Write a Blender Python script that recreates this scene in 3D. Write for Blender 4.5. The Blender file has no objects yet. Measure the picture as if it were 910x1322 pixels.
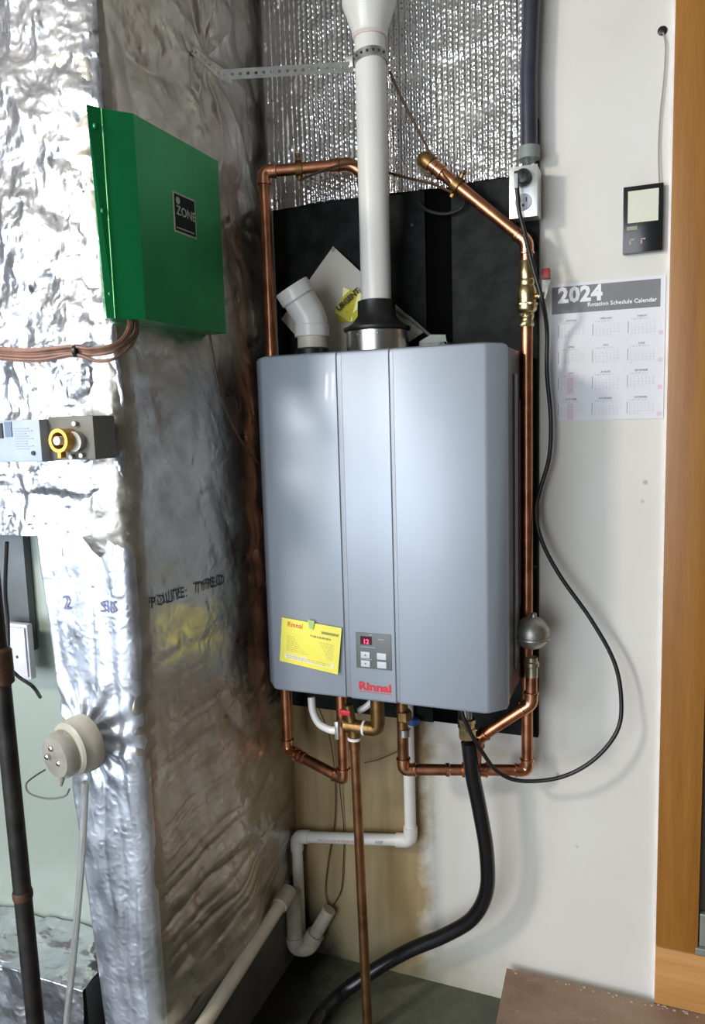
import bpy, bmesh, math, random
import numpy as np
from mathutils import Vector, Matrix
S = bpy.context.scene
COL = S.collection
random.seed(7)
V = Vector

# ------------------------------------------------------------------ camera
FPX = 987.03
CAM = V((0.49194, -1.60606, 1.33508))
R2 = V((0.92936436, 0.36802672, -0.02895205)); U2 = V((-0.01844425, 0.12461821, 0.99203332))
FW = V((-0.36870272, 0.92142641, -0.1226037))
cd = bpy.data.cameras.new('camera'); cam = bpy.data.objects.new('camera', cd); COL.objects.link(cam)
cd.sensor_fit = 'HORIZONTAL'; cd.sensor_width = 36; cd.lens = FPX / 910 * 36; cd.clip_start = 0.02; cd.clip_end = 50
m = Matrix((R2, U2, -FW)).transposed().to_4x4(); m.translation = CAM
cam.matrix_world = m
S.camera = cam

# ------------------------------------------------------------------ world, lights, exposure
w = bpy.data.worlds.new('world'); S.world = w; w.use_nodes = True
w.node_tree.nodes['Background'].inputs[0].default_value = (0.85, 0.92, 1.0, 1)
w.node_tree.nodes['Background'].inputs[1].default_value = 0.6
S.view_settings.view_transform = 'Standard'; S.view_settings.look = 'None'
S.view_settings.exposure = 0.08; S.view_settings.gamma = 1; S.view_settings.use_curve_mapping = False

def area(name, loc, target, sx, sy, power, color):
    l = bpy.data.lights.new(name, 'AREA'); l.shape = 'RECTANGLE'; l.size = sx; l.size_y = sy
    l.energy = power; l.color = color
    o = bpy.data.objects.new(name, l); COL.objects.link(o); o.location = loc
    o.rotation_euler = (V(target) - V(loc)).to_track_quat('-Z', 'Y').to_euler()
    return o
area('garage_door_daylight', (-0.85, -3.93, 1.17), (-0.85, 0, 1.17), 2.4, 2.2, 92, (0.86, 0.93, 1.0))
area('side_window_daylight', (-2.52, -2.65, 1.15), (0, -2.2, 1.1), 1.5, 1.3, 50, (0.70, 0.83, 1.0))
area('hanging_lamp', (-1.1, -2.15, 2.1), (0.0, -0.2, 0.9), 0.26, 0.26, 27, (1.0, 0.94, 0.84))

# ------------------------------------------------------------------ helpers
def ray(px, py):
    return FW + R2 * ((px - 455) / FPX) - U2 * ((py - 661) / FPX)
def P(px, py, y):                       # point on the plane y = const
    d = ray(px, py); return CAM + d * ((y - CAM.y) / d.y)
def PX(px, py, x):                      # point on the plane x = const
    d = ray(px, py); return CAM + d * ((x - CAM.x) / d.x)
def PZ(px, py, z):
    d = ray(px, py); return CAM + d * ((z - CAM.z) / d.z)

# ---- materials
def new_mat(name):
    m = bpy.data.materials.new(name); m.use_nodes = True
    return m, m.node_tree, m.node_tree.nodes['Principled BSDF']
def nd(nt, t, **kw):
    n = nt.nodes.new(t)
    for k, v in kw.items():
        if k in n.inputs: n.inputs[k].default_value = v
        else: setattr(n, k, v)
    return n
def ramp(nt, src, stops):
    r = nt.nodes.new('ShaderNodeValToRGB'); e = r.color_ramp.elements
    while len(e) < len(stops): e.new(0.5)
    for i, (p, c) in enumerate(stops):
        e[i].position = p; e[i].color = c if len(c) == 4 else (*c, 1)
    nt.links.new(src, r.inputs[0]); return r.outputs[0]
def mat(name, col, rough=0.5, metal=0.0, var=0.12, scale=18.0, bump=0.0, bscale=60.0, coat=0.0, stretch=None, detail=4.0, rvar=0.0):
    m, nt, b = new_mat(name)
    b.inputs['Roughness'].default_value = rough; b.inputs['Metallic'].default_value = metal
    if coat: b.inputs['Coat Weight'].default_value = coat
    tc = nd(nt, 'ShaderNodeTexCoord'); src = tc.outputs['Object']
    if stretch:
        mp = nd(nt, 'ShaderNodeMapping'); mp.inputs['Scale'].default_value = stretch
        nt.links.new(src, mp.inputs[0]); src = mp.outputs[0]
    n = nd(nt, 'ShaderNodeTexNoise', Scale=scale, Detail=detail); nt.links.new(src, n.inputs['Vector'])
    c0 = tuple(max(0, c * (1 - var)) for c in col); c1 = tuple(min(1, c * (1 + var)) for c in col)
    nt.links.new(ramp(nt, n.outputs[0], [(0.3, c0), (0.7, c1)]), b.inputs['Base Color'])
    if rvar:
        mr = nd(nt, 'ShaderNodeMapRange'); mr.inputs['To Min'].default_value = max(0.02, rough - rvar); mr.inputs['To Max'].default_value = rough + rvar
        nt.links.new(n.outputs[0], mr.inputs[0]); nt.links.new(mr.outputs[0], b.inputs['Roughness'])
    if bump:
        n2 = nd(nt, 'ShaderNodeTexNoise', Scale=bscale, Detail=5.0); nt.links.new(src, n2.inputs['Vector'])
        bp = nd(nt, 'ShaderNodeBump', Strength=bump, Distance=0.002); nt.links.new(n2.outputs[0], bp.inputs['Height'])
        nt.links.new(bp.outputs[0], b.inputs['Normal'])
    return m

def emis(name, col, strength):
    m, nt, b = new_mat(name); b.inputs['Base Color'].default_value = (*col, 1)
    b.inputs['Emission Color'].default_value = (*col, 1); b.inputs['Emission Strength'].default_value = strength
    return m

M = {}
M['copper'] = mat('copper', (0.57, 0.245, 0.135), 0.32, 1.0, 0.30, 30, 0.05, 150, rvar=0.10)
M['copper_bright'] = mat('copper_bright', (0.72, 0.34, 0.20), 0.26, 1.0, 0.25, 60, 0.08, 180, rvar=0.08)
M['copper_old'] = mat('copper_old', (0.30, 0.145, 0.065), 0.38, 0.9, 0.35, 25, 0.05, 150, rvar=0.1)
M['brass'] = mat('brass', (0.62, 0.49, 0.26), 0.3, 1.0, 0.25, 40, 0.05, 150, rvar=0.1)
M['brass_old'] = mat('brass_old', (0.25, 0.15, 0.055), 0.40, 0.9, 0.35, 50, 0.1, 150)
M['steel'] = mat('steel', (0.62, 0.62, 0.60), 0.27, 1.0, 0.10, 20, rvar=0.05)
M['steel_dark'] = mat('steel_dark', (0.52, 0.52, 0.48), 0.45, 0.95, 0.25, 60, 0.05, 120)
M['galv'] = mat('galvanised', (0.60, 0.61, 0.60), 0.42, 0.85, 0.15, 60)
M['pvc'] = mat('white_pvc', (0.80, 0.79, 0.75), 0.32, 0.0, 0.03, 12, coat=0.15)
M['pvc_dirty'] = mat('grubby_pvc', (0.46, 0.42, 0.34), 0.5, 0.0, 0.22, 35, 0.1)
M['pvc_mark'] = mat('red_print', (0.75, 0.25, 0.2), 0.5)
M['black'] = mat('black_rubber', (0.012, 0.012, 0.013), 0.42, 0.0, 0.2, 30)
M['blackgloss'] = mat('black_vinyl', (0.008, 0.008, 0.010), 0.25, 0.0, 0.3, 60, 0.12, 70)
M['conduit'] = mat('blue_grey_conduit', (0.035, 0.038, 0.055), 0.35, 0.0, 0.2, 30)
M['greyplastic'] = mat('grey_plastic', (0.22, 0.25, 0.23), 0.5, 0.0, 0.1, 40)
M['silver'] = mat('silver_paint', (0.375, 0.42, 0.485), 0.46, 0.28, 0.03, 6, coat=0.06)
M['silver_dark'] = mat('silver_paint_groove', (0.24, 0.25, 0.27), 0.38, 0.55, 0.05, 10)
M['body'] = mat('dark_body', (0.10, 0.095, 0.10), 0.38, 0.5, 0.2, 8)
M['panelgrey'] = mat('control_grey', (0.13, 0.14, 0.14), 0.45)
M['button'] = mat('button_grey', (0.60, 0.62, 0.66), 0.4)
M['display'] = mat('display_glass', (0.06, 0.0, 0.006), 0.12)
M['led'] = emis('led_red', (1.0, 0.05, 0.12), 3.0)
M['red'] = mat('red_ink', (0.62, 0.02, 0.035), 0.45)
M['redcap'] = mat('red_vinyl', (0.30, 0.008, 0.012), 0.4)
M['yellow'] = mat('yellow_card', (0.92, 0.83, 0.11), 0.45, 0, 0.04, 10)
M['yellow2'] = mat('yellow_tag', (0.75, 0.68, 0.06), 0.25, 0, 0.12, 60, 0.3, 60, coat=0.3)
M['ink'] = mat('black_ink', (0.03, 0.03, 0.035), 0.6)
M['greyink'] = mat('grey_ink', (0.34, 0.34, 0.37), 0.7)
M['faintink'] = mat('faint_ink', (0.50, 0.49, 0.54), 0.7)
M['pinkink'] = mat('pink_ink', (0.74, 0.60, 0.63), 0.7)
M['olivink'] = mat('olive_ink', (0.55, 0.50, 0.12), 0.6)
M['paper'] = mat('paper', (0.76, 0.76, 0.80), 0.7, 0, 0.02, 6)
M['pouch'] = mat('cream_pouch', (0.66, 0.62, 0.55), 0.35, 0, 0.08, 9, 0.3, 25, coat=0.3)
M['headgrey'] = mat('header_grey', (0.20, 0.20, 0.21), 0.6, 0, 0.12, 9)
M['white'] = mat('white_print', (0.85, 0.85, 0.85), 0.6)
M['green'] = mat('green_enamel', (0.010, 0.26, 0.075), 0.36, 0.55, 0.10, 10, 0.10, 260)
M['label'] = mat('black_label', (0.01, 0.014, 0.016), 0.6)
M['label'].node_tree.nodes['Principled BSDF'].inputs['Specular IOR Level'].default_value = 0.15
M['labeledge'] = mat('label_silver', (0.42, 0.50, 0.38), 0.4)
M['wirebrown'] = mat('brown_wire', (0.26, 0.135, 0.095), 0.5, 0, 0.25, 60)
M['wirethin'] = mat('old_wire', (0.085, 0.045, 0.022), 0.5, 0.3, 0.3, 80)
M['blackpanel'] = mat('black_gloss_panel', (0.012, 0.012, 0.012), 0.2)
M['lcd'] = mat('pale_screen', (0.72, 0.71, 0.58), 0.25, 0, 0.03, 6)
M['orangebrass'] = mat('orange_brass', (0.62, 0.33, 0.06), 0.35, 0.7, 0.2, 60)
M['actwhite'] = mat('pale_housing', (0.38, 0.44, 0.53), 0.45)
M['actgrey'] = mat('grey_housing', (0.15, 0.145, 0.12), 0.5)
M['clear'] = mat('grubby_clear_plastic', (0.47, 0.45, 0.39), 0.18, 0, 0.2, 30, coat=0.4)
M['clear'].node_tree.nodes['Principled BSDF'].inputs['Transmission Weight'].default_value = 0.35
M['cleartube'] = mat('clear_tube', (0.75, 0.75, 0.72), 0.15, 0, 0.05, 30)
M['cleartube'].node_tree.nodes['Principled BSDF'].inputs['Transmission Weight'].default_value = 0.75
M['furnace'] = mat('grey_green_sheet', (0.33, 0.38, 0.33), 0.42, 0.15, 0.05, 3)
M['junction'] = mat('white_sheet', (0.62, 0.62, 0.66), 0.5)
M['iron'] = mat('black_iron', (0.03, 0.026, 0.024), 0.5, 0.5, 0.5, 30, 0.3, 80)
M['rust'] = mat('rusty_iron', (0.075, 0.036, 0.02), 0.65, 0.3, 0.5, 40, 0.4, 80)
M['basegrey'] = mat('dusty_grey_sheet', (0.13, 0.13, 0.12), 0.55, 0.3, 0.2, 12)
M['particle'] = None

# wood
def wood(name, c0, c1, scale=3.0, stretch=(6, 6, 0.35), rough=0.42):
    m, nt, b = new_mat(name); b.inputs['Roughness'].default_value = rough
    tc = nd(nt, 'ShaderNodeTexCoord'); mp = nd(nt, 'ShaderNodeMapping'); mp.inputs['Scale'].default_value = stretch
    nt.links.new(tc.outputs['Object'], mp.inputs[0])
    n = nd(nt, 'ShaderNodeTexNoise', Scale=scale, Detail=8.0, Roughness=0.6, Distortion=0.6); nt.links.new(mp.outputs[0], n.inputs['Vector'])
    n2 = nd(nt, 'ShaderNodeTexNoise', Scale=scale * 14, Detail=3.0); nt.links.new(mp.outputs[0], n2.inputs['Vector'])
    mx = nd(nt, 'ShaderNodeMath', operation='MULTIPLY_ADD'); mx.inputs[1].default_value = 0.35
    nt.links.new(n2.outputs[0], mx.inputs[0]); nt.links.new(n.outputs[0], mx.inputs[2])
    nt.links.new(ramp(nt, mx.outputs[0], [(0.45, c0), (0.9, c1)]), b.inputs['Base Color'])
    bp = nd(nt, 'ShaderNodeBump', Strength=0.06, Distance=0.001); nt.links.new(n2.outputs[0], bp.inputs['Height']); nt.links.new(bp.outputs[0], b.inputs['Normal'])
    return m
M['trimwood'] = wood('orange_stained_wood', (0.25, 0.095, 0.012), (0.38, 0.165, 0.028))
M['sillwood'] = wood('light_fir', (0.46, 0.21, 0.06), (0.62, 0.32, 0.11), stretch=(0.5, 6, 9))

def board_brown():
    m, nt, b = new_mat('brown_board'); b.inputs['Roughness'].default_value = 0.75
    tc = nd(nt, 'ShaderNodeTexCoord')
    n = nd(nt, 'ShaderNodeTexNoise', Scale=6.0, Detail=6.0, Roughness=0.65); nt.links.new(tc.outputs['Object'], n.inputs['Vector'])
    c = ramp(nt, n.outputs[0], [(0.3, (0.20, 0.125, 0.08)), (0.5, (0.30, 0.20, 0.135)), (0.72, (0.38, 0.27, 0.19))])
    n2 = nd(nt, 'ShaderNodeTexNoise', Scale=90.0, Detail=2.0); nt.links.new(tc.outputs['Object'], n2.inputs['Vector'])
    f = ramp(nt, n2.outputs[0], [(0.70, (0, 0, 0)), (0.76, (1, 1, 1))])
    mx = nd(nt, 'ShaderNodeMix', data_type='RGBA'); nt.links.new(f, mx.inputs[0]); nt.links.new(c, mx.inputs[6]); mx.inputs[7].default_value = (0.45, 0.40, 0.33, 1)
    nt.links.new(mx.outputs[2], b.inputs['Base Color'])
    bp = nd(nt, 'ShaderNodeBump', Strength=0.3, Distance=0.002); nt.links.new(n2.outputs[0], bp.inputs['Height']); nt.links.new(bp.outputs[0], b.inputs['Normal'])
    return m
M['particle'] = board_brown()

def blackboard():
    m, nt, b = new_mat('black_painted_board'); b.inputs['Roughness'].default_value = 0.62; b.inputs['Specular IOR Level'].default_value = 0.14
    tc = nd(nt, 'ShaderNodeTexCoord')
    n = nd(nt, 'ShaderNodeTexNoise', Scale=22.0, Detail=7.0, Roughness=0.7); nt.links.new(tc.outputs['Object'], n.inputs['Vector'])
    c = ramp(nt, n.outputs[0], [(0.35, (0.003, 0.004, 0.004)), (0.62, (0.016, 0.020, 0.018))])
    v = nd(nt, 'ShaderNodeTexVoronoi', Scale=16.0); nt.links.new(tc.outputs['Object'], v.inputs['Vector'])
    f = ramp(nt, v.outputs['Distance'], [(0.035, (1, 1, 1)), (0.06, (0, 0, 0))])
    mx = nd(nt, 'ShaderNodeMix', data_type='RGBA'); nt.links.new(f, mx.inputs[0]); nt.links.new(c, mx.inputs[6]); mx.inputs[7].default_value = (0.10, 0.12, 0.11, 1)
    nt.links.new(mx.outputs[2], b.inputs['Base Color'])
    bp = nd(nt, 'ShaderNodeBump', Strength=0.3, Distance=0.003); nt.links.new(n.outputs[0], bp.inputs['Height']); nt.links.new(bp.outputs[0], b.inputs['Normal'])
    return m
M['blackboard'] = blackboard()

def wallmat():
    # cream paint, water-stained tan plaster low on the left, small marks
    m, nt, b = new_mat('painted_wall'); b.inputs['Roughness'].default_value = 0.55
    L = nt.links.new
    g = nd(nt, 'ShaderNodeNewGeometry'); sp = nd(nt, 'ShaderNodeSeparateXYZ'); L(g.outputs['Position'], sp.inputs[0])
    n = nd(nt, 'ShaderNodeTexNoise', Scale=3.0, Detail=6.0); L(g.outputs['Position'], n.inputs['Vector'])
    base = ramp(nt, n.outputs[0], [(0.3, (0.66, 0.63, 0.56)), (0.7, (0.74, 0.72, 0.68))])
    # cleaner white band right of the heater, low
    def math(op, a, bb, c=None):
        x = nd(nt, 'ShaderNodeMath', operation=op)
        for i, v in enumerate((a, bb, c)):
            if v is None: continue
            if isinstance(v, (int, float)): x.inputs[i].default_value = v
            else: L(v, x.inputs[i])
        return x.outputs[0]
    nb = nd(nt, 'ShaderNodeTexNoise', Scale=7.0, Detail=5.0, Roughness=0.6); L(g.outputs['Position'], nb.inputs['Vector'])
    nz = math('MULTIPLY_ADD', nb.outputs[0], 0.18, -0.09)
    # tan stain where x < ~0.0 (edge slanting right towards floor)
    xx = math('ADD', sp.outputs['X'], nz)
    edge = math('MULTIPLY_ADD', sp.outputs['Z'], 0.06, 0.0)
    d1 = math('SUBTRACT', edge, xx)
    f1 = nd(nt, 'ShaderNodeMapRange'); f1.inputs['From Min'].default_value = -0.012; f1.inputs['From Max'].default_value = 0.03; L(d1, f1.inputs[0])
    fz = nd(nt, 'ShaderNodeMapRange'); fz.inputs['From Min'].default_value = 1.0; fz.inputs['From Max'].default_value = 0.8; L(sp.outputs['Z'], fz.inputs[0])
    f = math('MULTIPLY', f1.outputs[0], fz.outputs[0])
    mp = nd(nt, 'ShaderNodeMapping'); mp.inputs['Scale'].default_value = (9, 9, 1.5); L(g.outputs['Position'], mp.inputs[0])
    n3 = nd(nt, 'ShaderNodeTexNoise', Scale=1.6, Detail=6.0); L(mp.outputs[0], n3.inputs['Vector'])
    tan = ramp(nt, n3.outputs[0], [(0.3, (0.24, 0.155, 0.06)), (0.7, (0.50, 0.385, 0.21))])
    mx = nd(nt, 'ShaderNodeMix', data_type='RGBA'); L(f, mx.inputs[0]); L(base, mx.inputs[6]); L(tan, mx.inputs[7])
    # darker towards the floor, near black low on the left
    f2 = nd(nt, 'ShaderNodeMapRange'); f2.inputs['From Min'].default_value = 0.17; f2.inputs['From Max'].default_value = -0.02
    f2.inputs['To Max'].default_value = 0.75
    zz = math('ADD', sp.outputs['Z'], nz)
    zx = math('MULTIPLY_ADD', sp.outputs['X'], 0.35, zz); L(zx, f2.inputs[0])
    mx2 = nd(nt, 'ShaderNodeMix', data_type='RGBA'); L(f2.outputs[0], mx2.inputs[0]); L(mx.outputs[2], mx2.inputs[6]); mx2.inputs[7].default_value = (0.30, 0.26, 0.15, 1)
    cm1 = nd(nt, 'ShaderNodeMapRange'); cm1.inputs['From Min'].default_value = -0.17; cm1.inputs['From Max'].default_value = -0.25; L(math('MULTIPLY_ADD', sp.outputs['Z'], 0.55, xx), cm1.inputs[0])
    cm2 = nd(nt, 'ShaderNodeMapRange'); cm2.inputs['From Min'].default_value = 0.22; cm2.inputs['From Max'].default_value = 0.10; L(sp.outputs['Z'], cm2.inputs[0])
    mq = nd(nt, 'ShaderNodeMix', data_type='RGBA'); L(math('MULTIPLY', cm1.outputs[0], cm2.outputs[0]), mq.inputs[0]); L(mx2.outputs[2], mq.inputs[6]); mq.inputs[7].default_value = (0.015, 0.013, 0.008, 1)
    mx2 = mq
    # little dark scuffs
    v = nd(nt, 'ShaderNodeTexVoronoi', Scale=7.0); L(g.outputs['Position'], v.inputs['Vector'])
    f3 = ramp(nt, v.outputs['Distance'], [(0.03, (0.6, 0.6, 0.6)), (0.05, (0, 0, 0))])
    mx3 = nd(nt, 'ShaderNodeMix', data_type='RGBA'); L(f3, mx3.inputs[0]); L(mx2.outputs[2], mx3.inputs[6]); mx3.inputs[7].default_value = (0.25, 0.22, 0.22, 1)
    L(mx3.outputs[2], b.inputs['Base Color'])
    n4 = nd(nt, 'ShaderNodeTexNoise', Scale=45.0, Detail=4.0); L(g.outputs['Position'], n4.inputs['Vector'])
    bp = nd(nt, 'ShaderNodeBump', Strength=0.15, Distance=0.003); L(n4.outputs[0], bp.inputs['Height']); L(bp.outputs[0], b.inputs['Normal'])
    return m
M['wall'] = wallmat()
M['plainwall'] = mat('garage_wall', (0.30, 0.29, 0.28), 0.8, 0, 0.1, 2)
M['brownwall'] = mat('bare_timber_wall', (0.11, 0.085, 0.06), 0.8, 0, 0.25, 2)
M['ceil'] = mat('garage_ceiling', (0.36, 0.34, 0.31), 0.85, 0, 0.15, 2)
M['sash'] = mat('window_sash', (0.55, 0.55, 0.55), 0.5)

def floormat():
    m, nt, b = new_mat('damp_concrete'); L = nt.links.new
    tc = nd(nt, 'ShaderNodeTexCoord')
    n = nd(nt, 'ShaderNodeTexNoise', Scale=5.0, Detail=8.0, Roughness=0.65); L(tc.outputs['Object'], n.inputs['Vector'])
    cc = ramp(nt, n.outputs[0], [(0.3, (0.05, 0.058, 0.038)), (0.55, (0.12, 0.13, 0.09)), (0.8, (0.20, 0.19, 0.13))])
    g = nd(nt, 'ShaderNodeNewGeometry'); sp = nd(nt, 'ShaderNodeSeparateXYZ'); L(g.outputs['Position'], sp.inputs[0])
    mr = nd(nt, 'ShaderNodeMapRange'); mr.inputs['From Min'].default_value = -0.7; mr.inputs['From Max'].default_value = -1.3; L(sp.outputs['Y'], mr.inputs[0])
    mxx = nd(nt, 'ShaderNodeMix', data_type='RGBA'); L(mr.outputs[0], mxx.inputs[0]); L(cc, mxx.inputs[6]); mxx.inputs[7].default_value = (0.30, 0.30, 0.29, 1)  # unseen slab further out made paler to bounce light back
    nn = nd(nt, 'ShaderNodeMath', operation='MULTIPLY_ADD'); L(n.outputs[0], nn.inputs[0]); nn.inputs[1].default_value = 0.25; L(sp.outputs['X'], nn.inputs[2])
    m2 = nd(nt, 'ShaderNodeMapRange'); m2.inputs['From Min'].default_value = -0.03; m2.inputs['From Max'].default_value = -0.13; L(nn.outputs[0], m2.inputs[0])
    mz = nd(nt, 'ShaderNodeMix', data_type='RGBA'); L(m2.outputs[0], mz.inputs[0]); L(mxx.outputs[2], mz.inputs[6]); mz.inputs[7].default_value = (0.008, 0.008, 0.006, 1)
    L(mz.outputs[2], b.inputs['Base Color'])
    L(ramp(nt, n.outputs[0], [(0.3, (0.25,) * 3), (0.7, (0.7,) * 3)]), b.inputs['Roughness'])
    n2 = nd(nt, 'ShaderNodeTexNoise', Scale=70.0, Detail=4.0); L(tc.outputs['Object'], n2.inputs['Vector'])
    bp = nd(nt, 'ShaderNodeBump', Strength=0.4, Distance=0.003); L(n2.outputs[0], bp.inputs['Height']); L(bp.outputs[0], b.inputs['Normal'])
    return m
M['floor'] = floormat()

def foilmat(name, stain=False, fine=1.0, tint=(0.80, 0.80, 0.80), rough=0.26, scrim=True):
    m, nt, b = new_mat(name); L = nt.links.new
    b.inputs['Metallic'].default_value = 0.93
    g = nd(nt, 'ShaderNodeNewGeometry'); pos = g.outputs['Position']
    n = nd(nt, 'ShaderNodeTexNoise', Scale=9.0, Detail=5.0); L(pos, n.inputs['Vector'])
    c = ramp(nt, n.outputs[0], [(0.3, tuple(t * 0.80 for t in tint)), (0.65, tint)])
    if stain:
        cen = PX(266, 812, -0.335)
        sb = nd(nt, 'ShaderNodeVectorMath', operation='SUBTRACT'); L(pos, sb.inputs[0]); sb.inputs[1].default_value = cen
        sc = nd(nt, 'ShaderNodeVectorMath', operation='MULTIPLY'); L(sb.outputs[0], sc.inputs[0]); sc.inputs[1].default_value = (0.0, 13.5, 15.0)
        nn = nd(nt, 'ShaderNodeTexNoise', Scale=14.0, Detail=2.0); L(pos, nn.inputs['Vector'])
        ad = nd(nt, 'ShaderNodeVectorMath', operation='ADD'); L(sc.outputs[0], ad.inputs[0])
        mu = nd(nt, 'ShaderNodeVectorMath', operation='MULTIPLY_ADD'); L(nn.outputs['Color'], mu.inputs[0]); mu.inputs[1].default_value = (1.4, 1.4, 1.4); mu.inputs[2].default_value = (-0.7, -0.7, -0.7)
        L(mu.outputs[0], ad.inputs[1])
        ln = nd(nt, 'ShaderNodeVectorMath', operation='LENGTH'); L(ad.outputs[0], ln.inputs[0])
        f = ramp(nt, ln.outputs['Value'], [(0.80, (0.92,) * 3), (1.0, (0, 0, 0))])
        mx = nd(nt, 'ShaderNodeMix', data_type='RGBA'); L(f, mx.inputs[0]); L(c, mx.inputs[6]); mx.inputs[7].default_value = (0.60, 0.53, 0.10, 1)
        c = mx.outputs[2]
        mm = nd(nt, 'ShaderNodeMath', operation='MULTIPLY_ADD'); L(f, mm.inputs[0]); mm.inputs[1].default_value = -0.7; mm.inputs[2].default_value = 0.93
        L(mm.outputs[0], b.inputs['Metallic'])
    L(c, b.inputs['Base Color'])
    n5 = nd(nt, 'ShaderNodeTexNoise', Scale=22.0, Detail=4.0); L(pos, n5.inputs['Vector'])
    L(ramp(nt, n5.outputs[0], [(0.3, (rough * 0.75,) * 3), (0.7, (rough * 1.5,) * 3)]), b.inputs['Roughness'])
    n3 = nd(nt, 'ShaderNodeTexNoise', Scale=16.0, Detail=7.0, Roughness=0.6, Distortion=0.4); n3.noise_type = 'RIDGED_MULTIFRACTAL'; n3.normalize = True; L(pos, n3.inputs['Vector'])
    n6 = nd(nt, 'ShaderNodeTexNoise', Scale=75.0, Detail=6.0, Roughness=0.7); n6.noise_type = 'RIDGED_MULTIFRACTAL'; n6.normalize = True; L(pos, n6.inputs['Vector'])
    ad2 = nd(nt, 'ShaderNodeMath', operation='MULTIPLY_ADD'); L(n6.outputs[0], ad2.inputs[0]); ad2.inputs[1].default_value = 0.5; L(n3.outputs[0], ad2.inputs[2])
    bp = nd(nt, 'ShaderNodeBump', Strength=0.6 * fine, Distance=0.006); L(ad2.outputs[0], bp.inputs['Height'])
    L(bp.outputs[0], b.inputs['Normal'])
    return m
M['foil'] = foilmat('crinkled_foil', stain=False, fine=0.5, tint=(0.55, 0.52, 0.465), rough=0.34)
M['foil_front'] = foilmat('shiny_foil_tape', fine=0.9, tint=(0.64, 0.65, 0.69), rough=0.22)
M['foil_low'] = foilmat('satin_foil', fine=0.65, tint=(0.82, 0.86, 0.95), rough=0.33)
M['bubblefoil'] = foilmat('bubble_foil', fine=0.8, tint=(0.84, 0.84, 0.85), rough=0.16)

# ---- object plumbing
def tag(o, label=None, cat=None, group=None, kind=None):
    if label: o['label'] = label
    if cat: o['category'] = cat
    if group: o['group'] = group
    if kind: o['kind'] = kind
    return o
def thing(name, loc, label, cat, group=None):
    o = bpy.data.objects.new(name, None); o.empty_display_size = 0.05; COL.objects.link(o); o.location = loc
    return tag(o, label, cat, group)
def wpos(o):
    p = V(o.location)
    while o.parent: o = o.parent; p += V(o.location)
    return p
def link_mesh(name, me, mt, parent, smooth, loc=None):
    me.name = name
    base = wpos(parent) if parent else V((0, 0, 0))
    xs = np.empty(len(me.vertices) * 3, dtype=np.float32); me.vertices.foreach_get('co', xs); xs = xs.reshape(-1, 3)
    if loc is None:
        loc = V(((xs[:, 0].min() + xs[:, 0].max()) / 2, (xs[:, 1].min() + xs[:, 1].max()) / 2, xs[:, 2].min()))
    me.transform(Matrix.Translation(-V(loc)))
    if isinstance(mt, str): mt = M[mt]
    me.materials.append(mt)
    o = bpy.data.objects.new(name, me); COL.objects.link(o)
    if parent: o.parent = parent
    o.location = V(loc) - base
    if smooth:
        for p in me.polygons: p.use_smooth = True
        if smooth != 'all':
            try: me.set_sharp_from_angle(angle=math.radians(38))
            except Exception: pass
    return o

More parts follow.
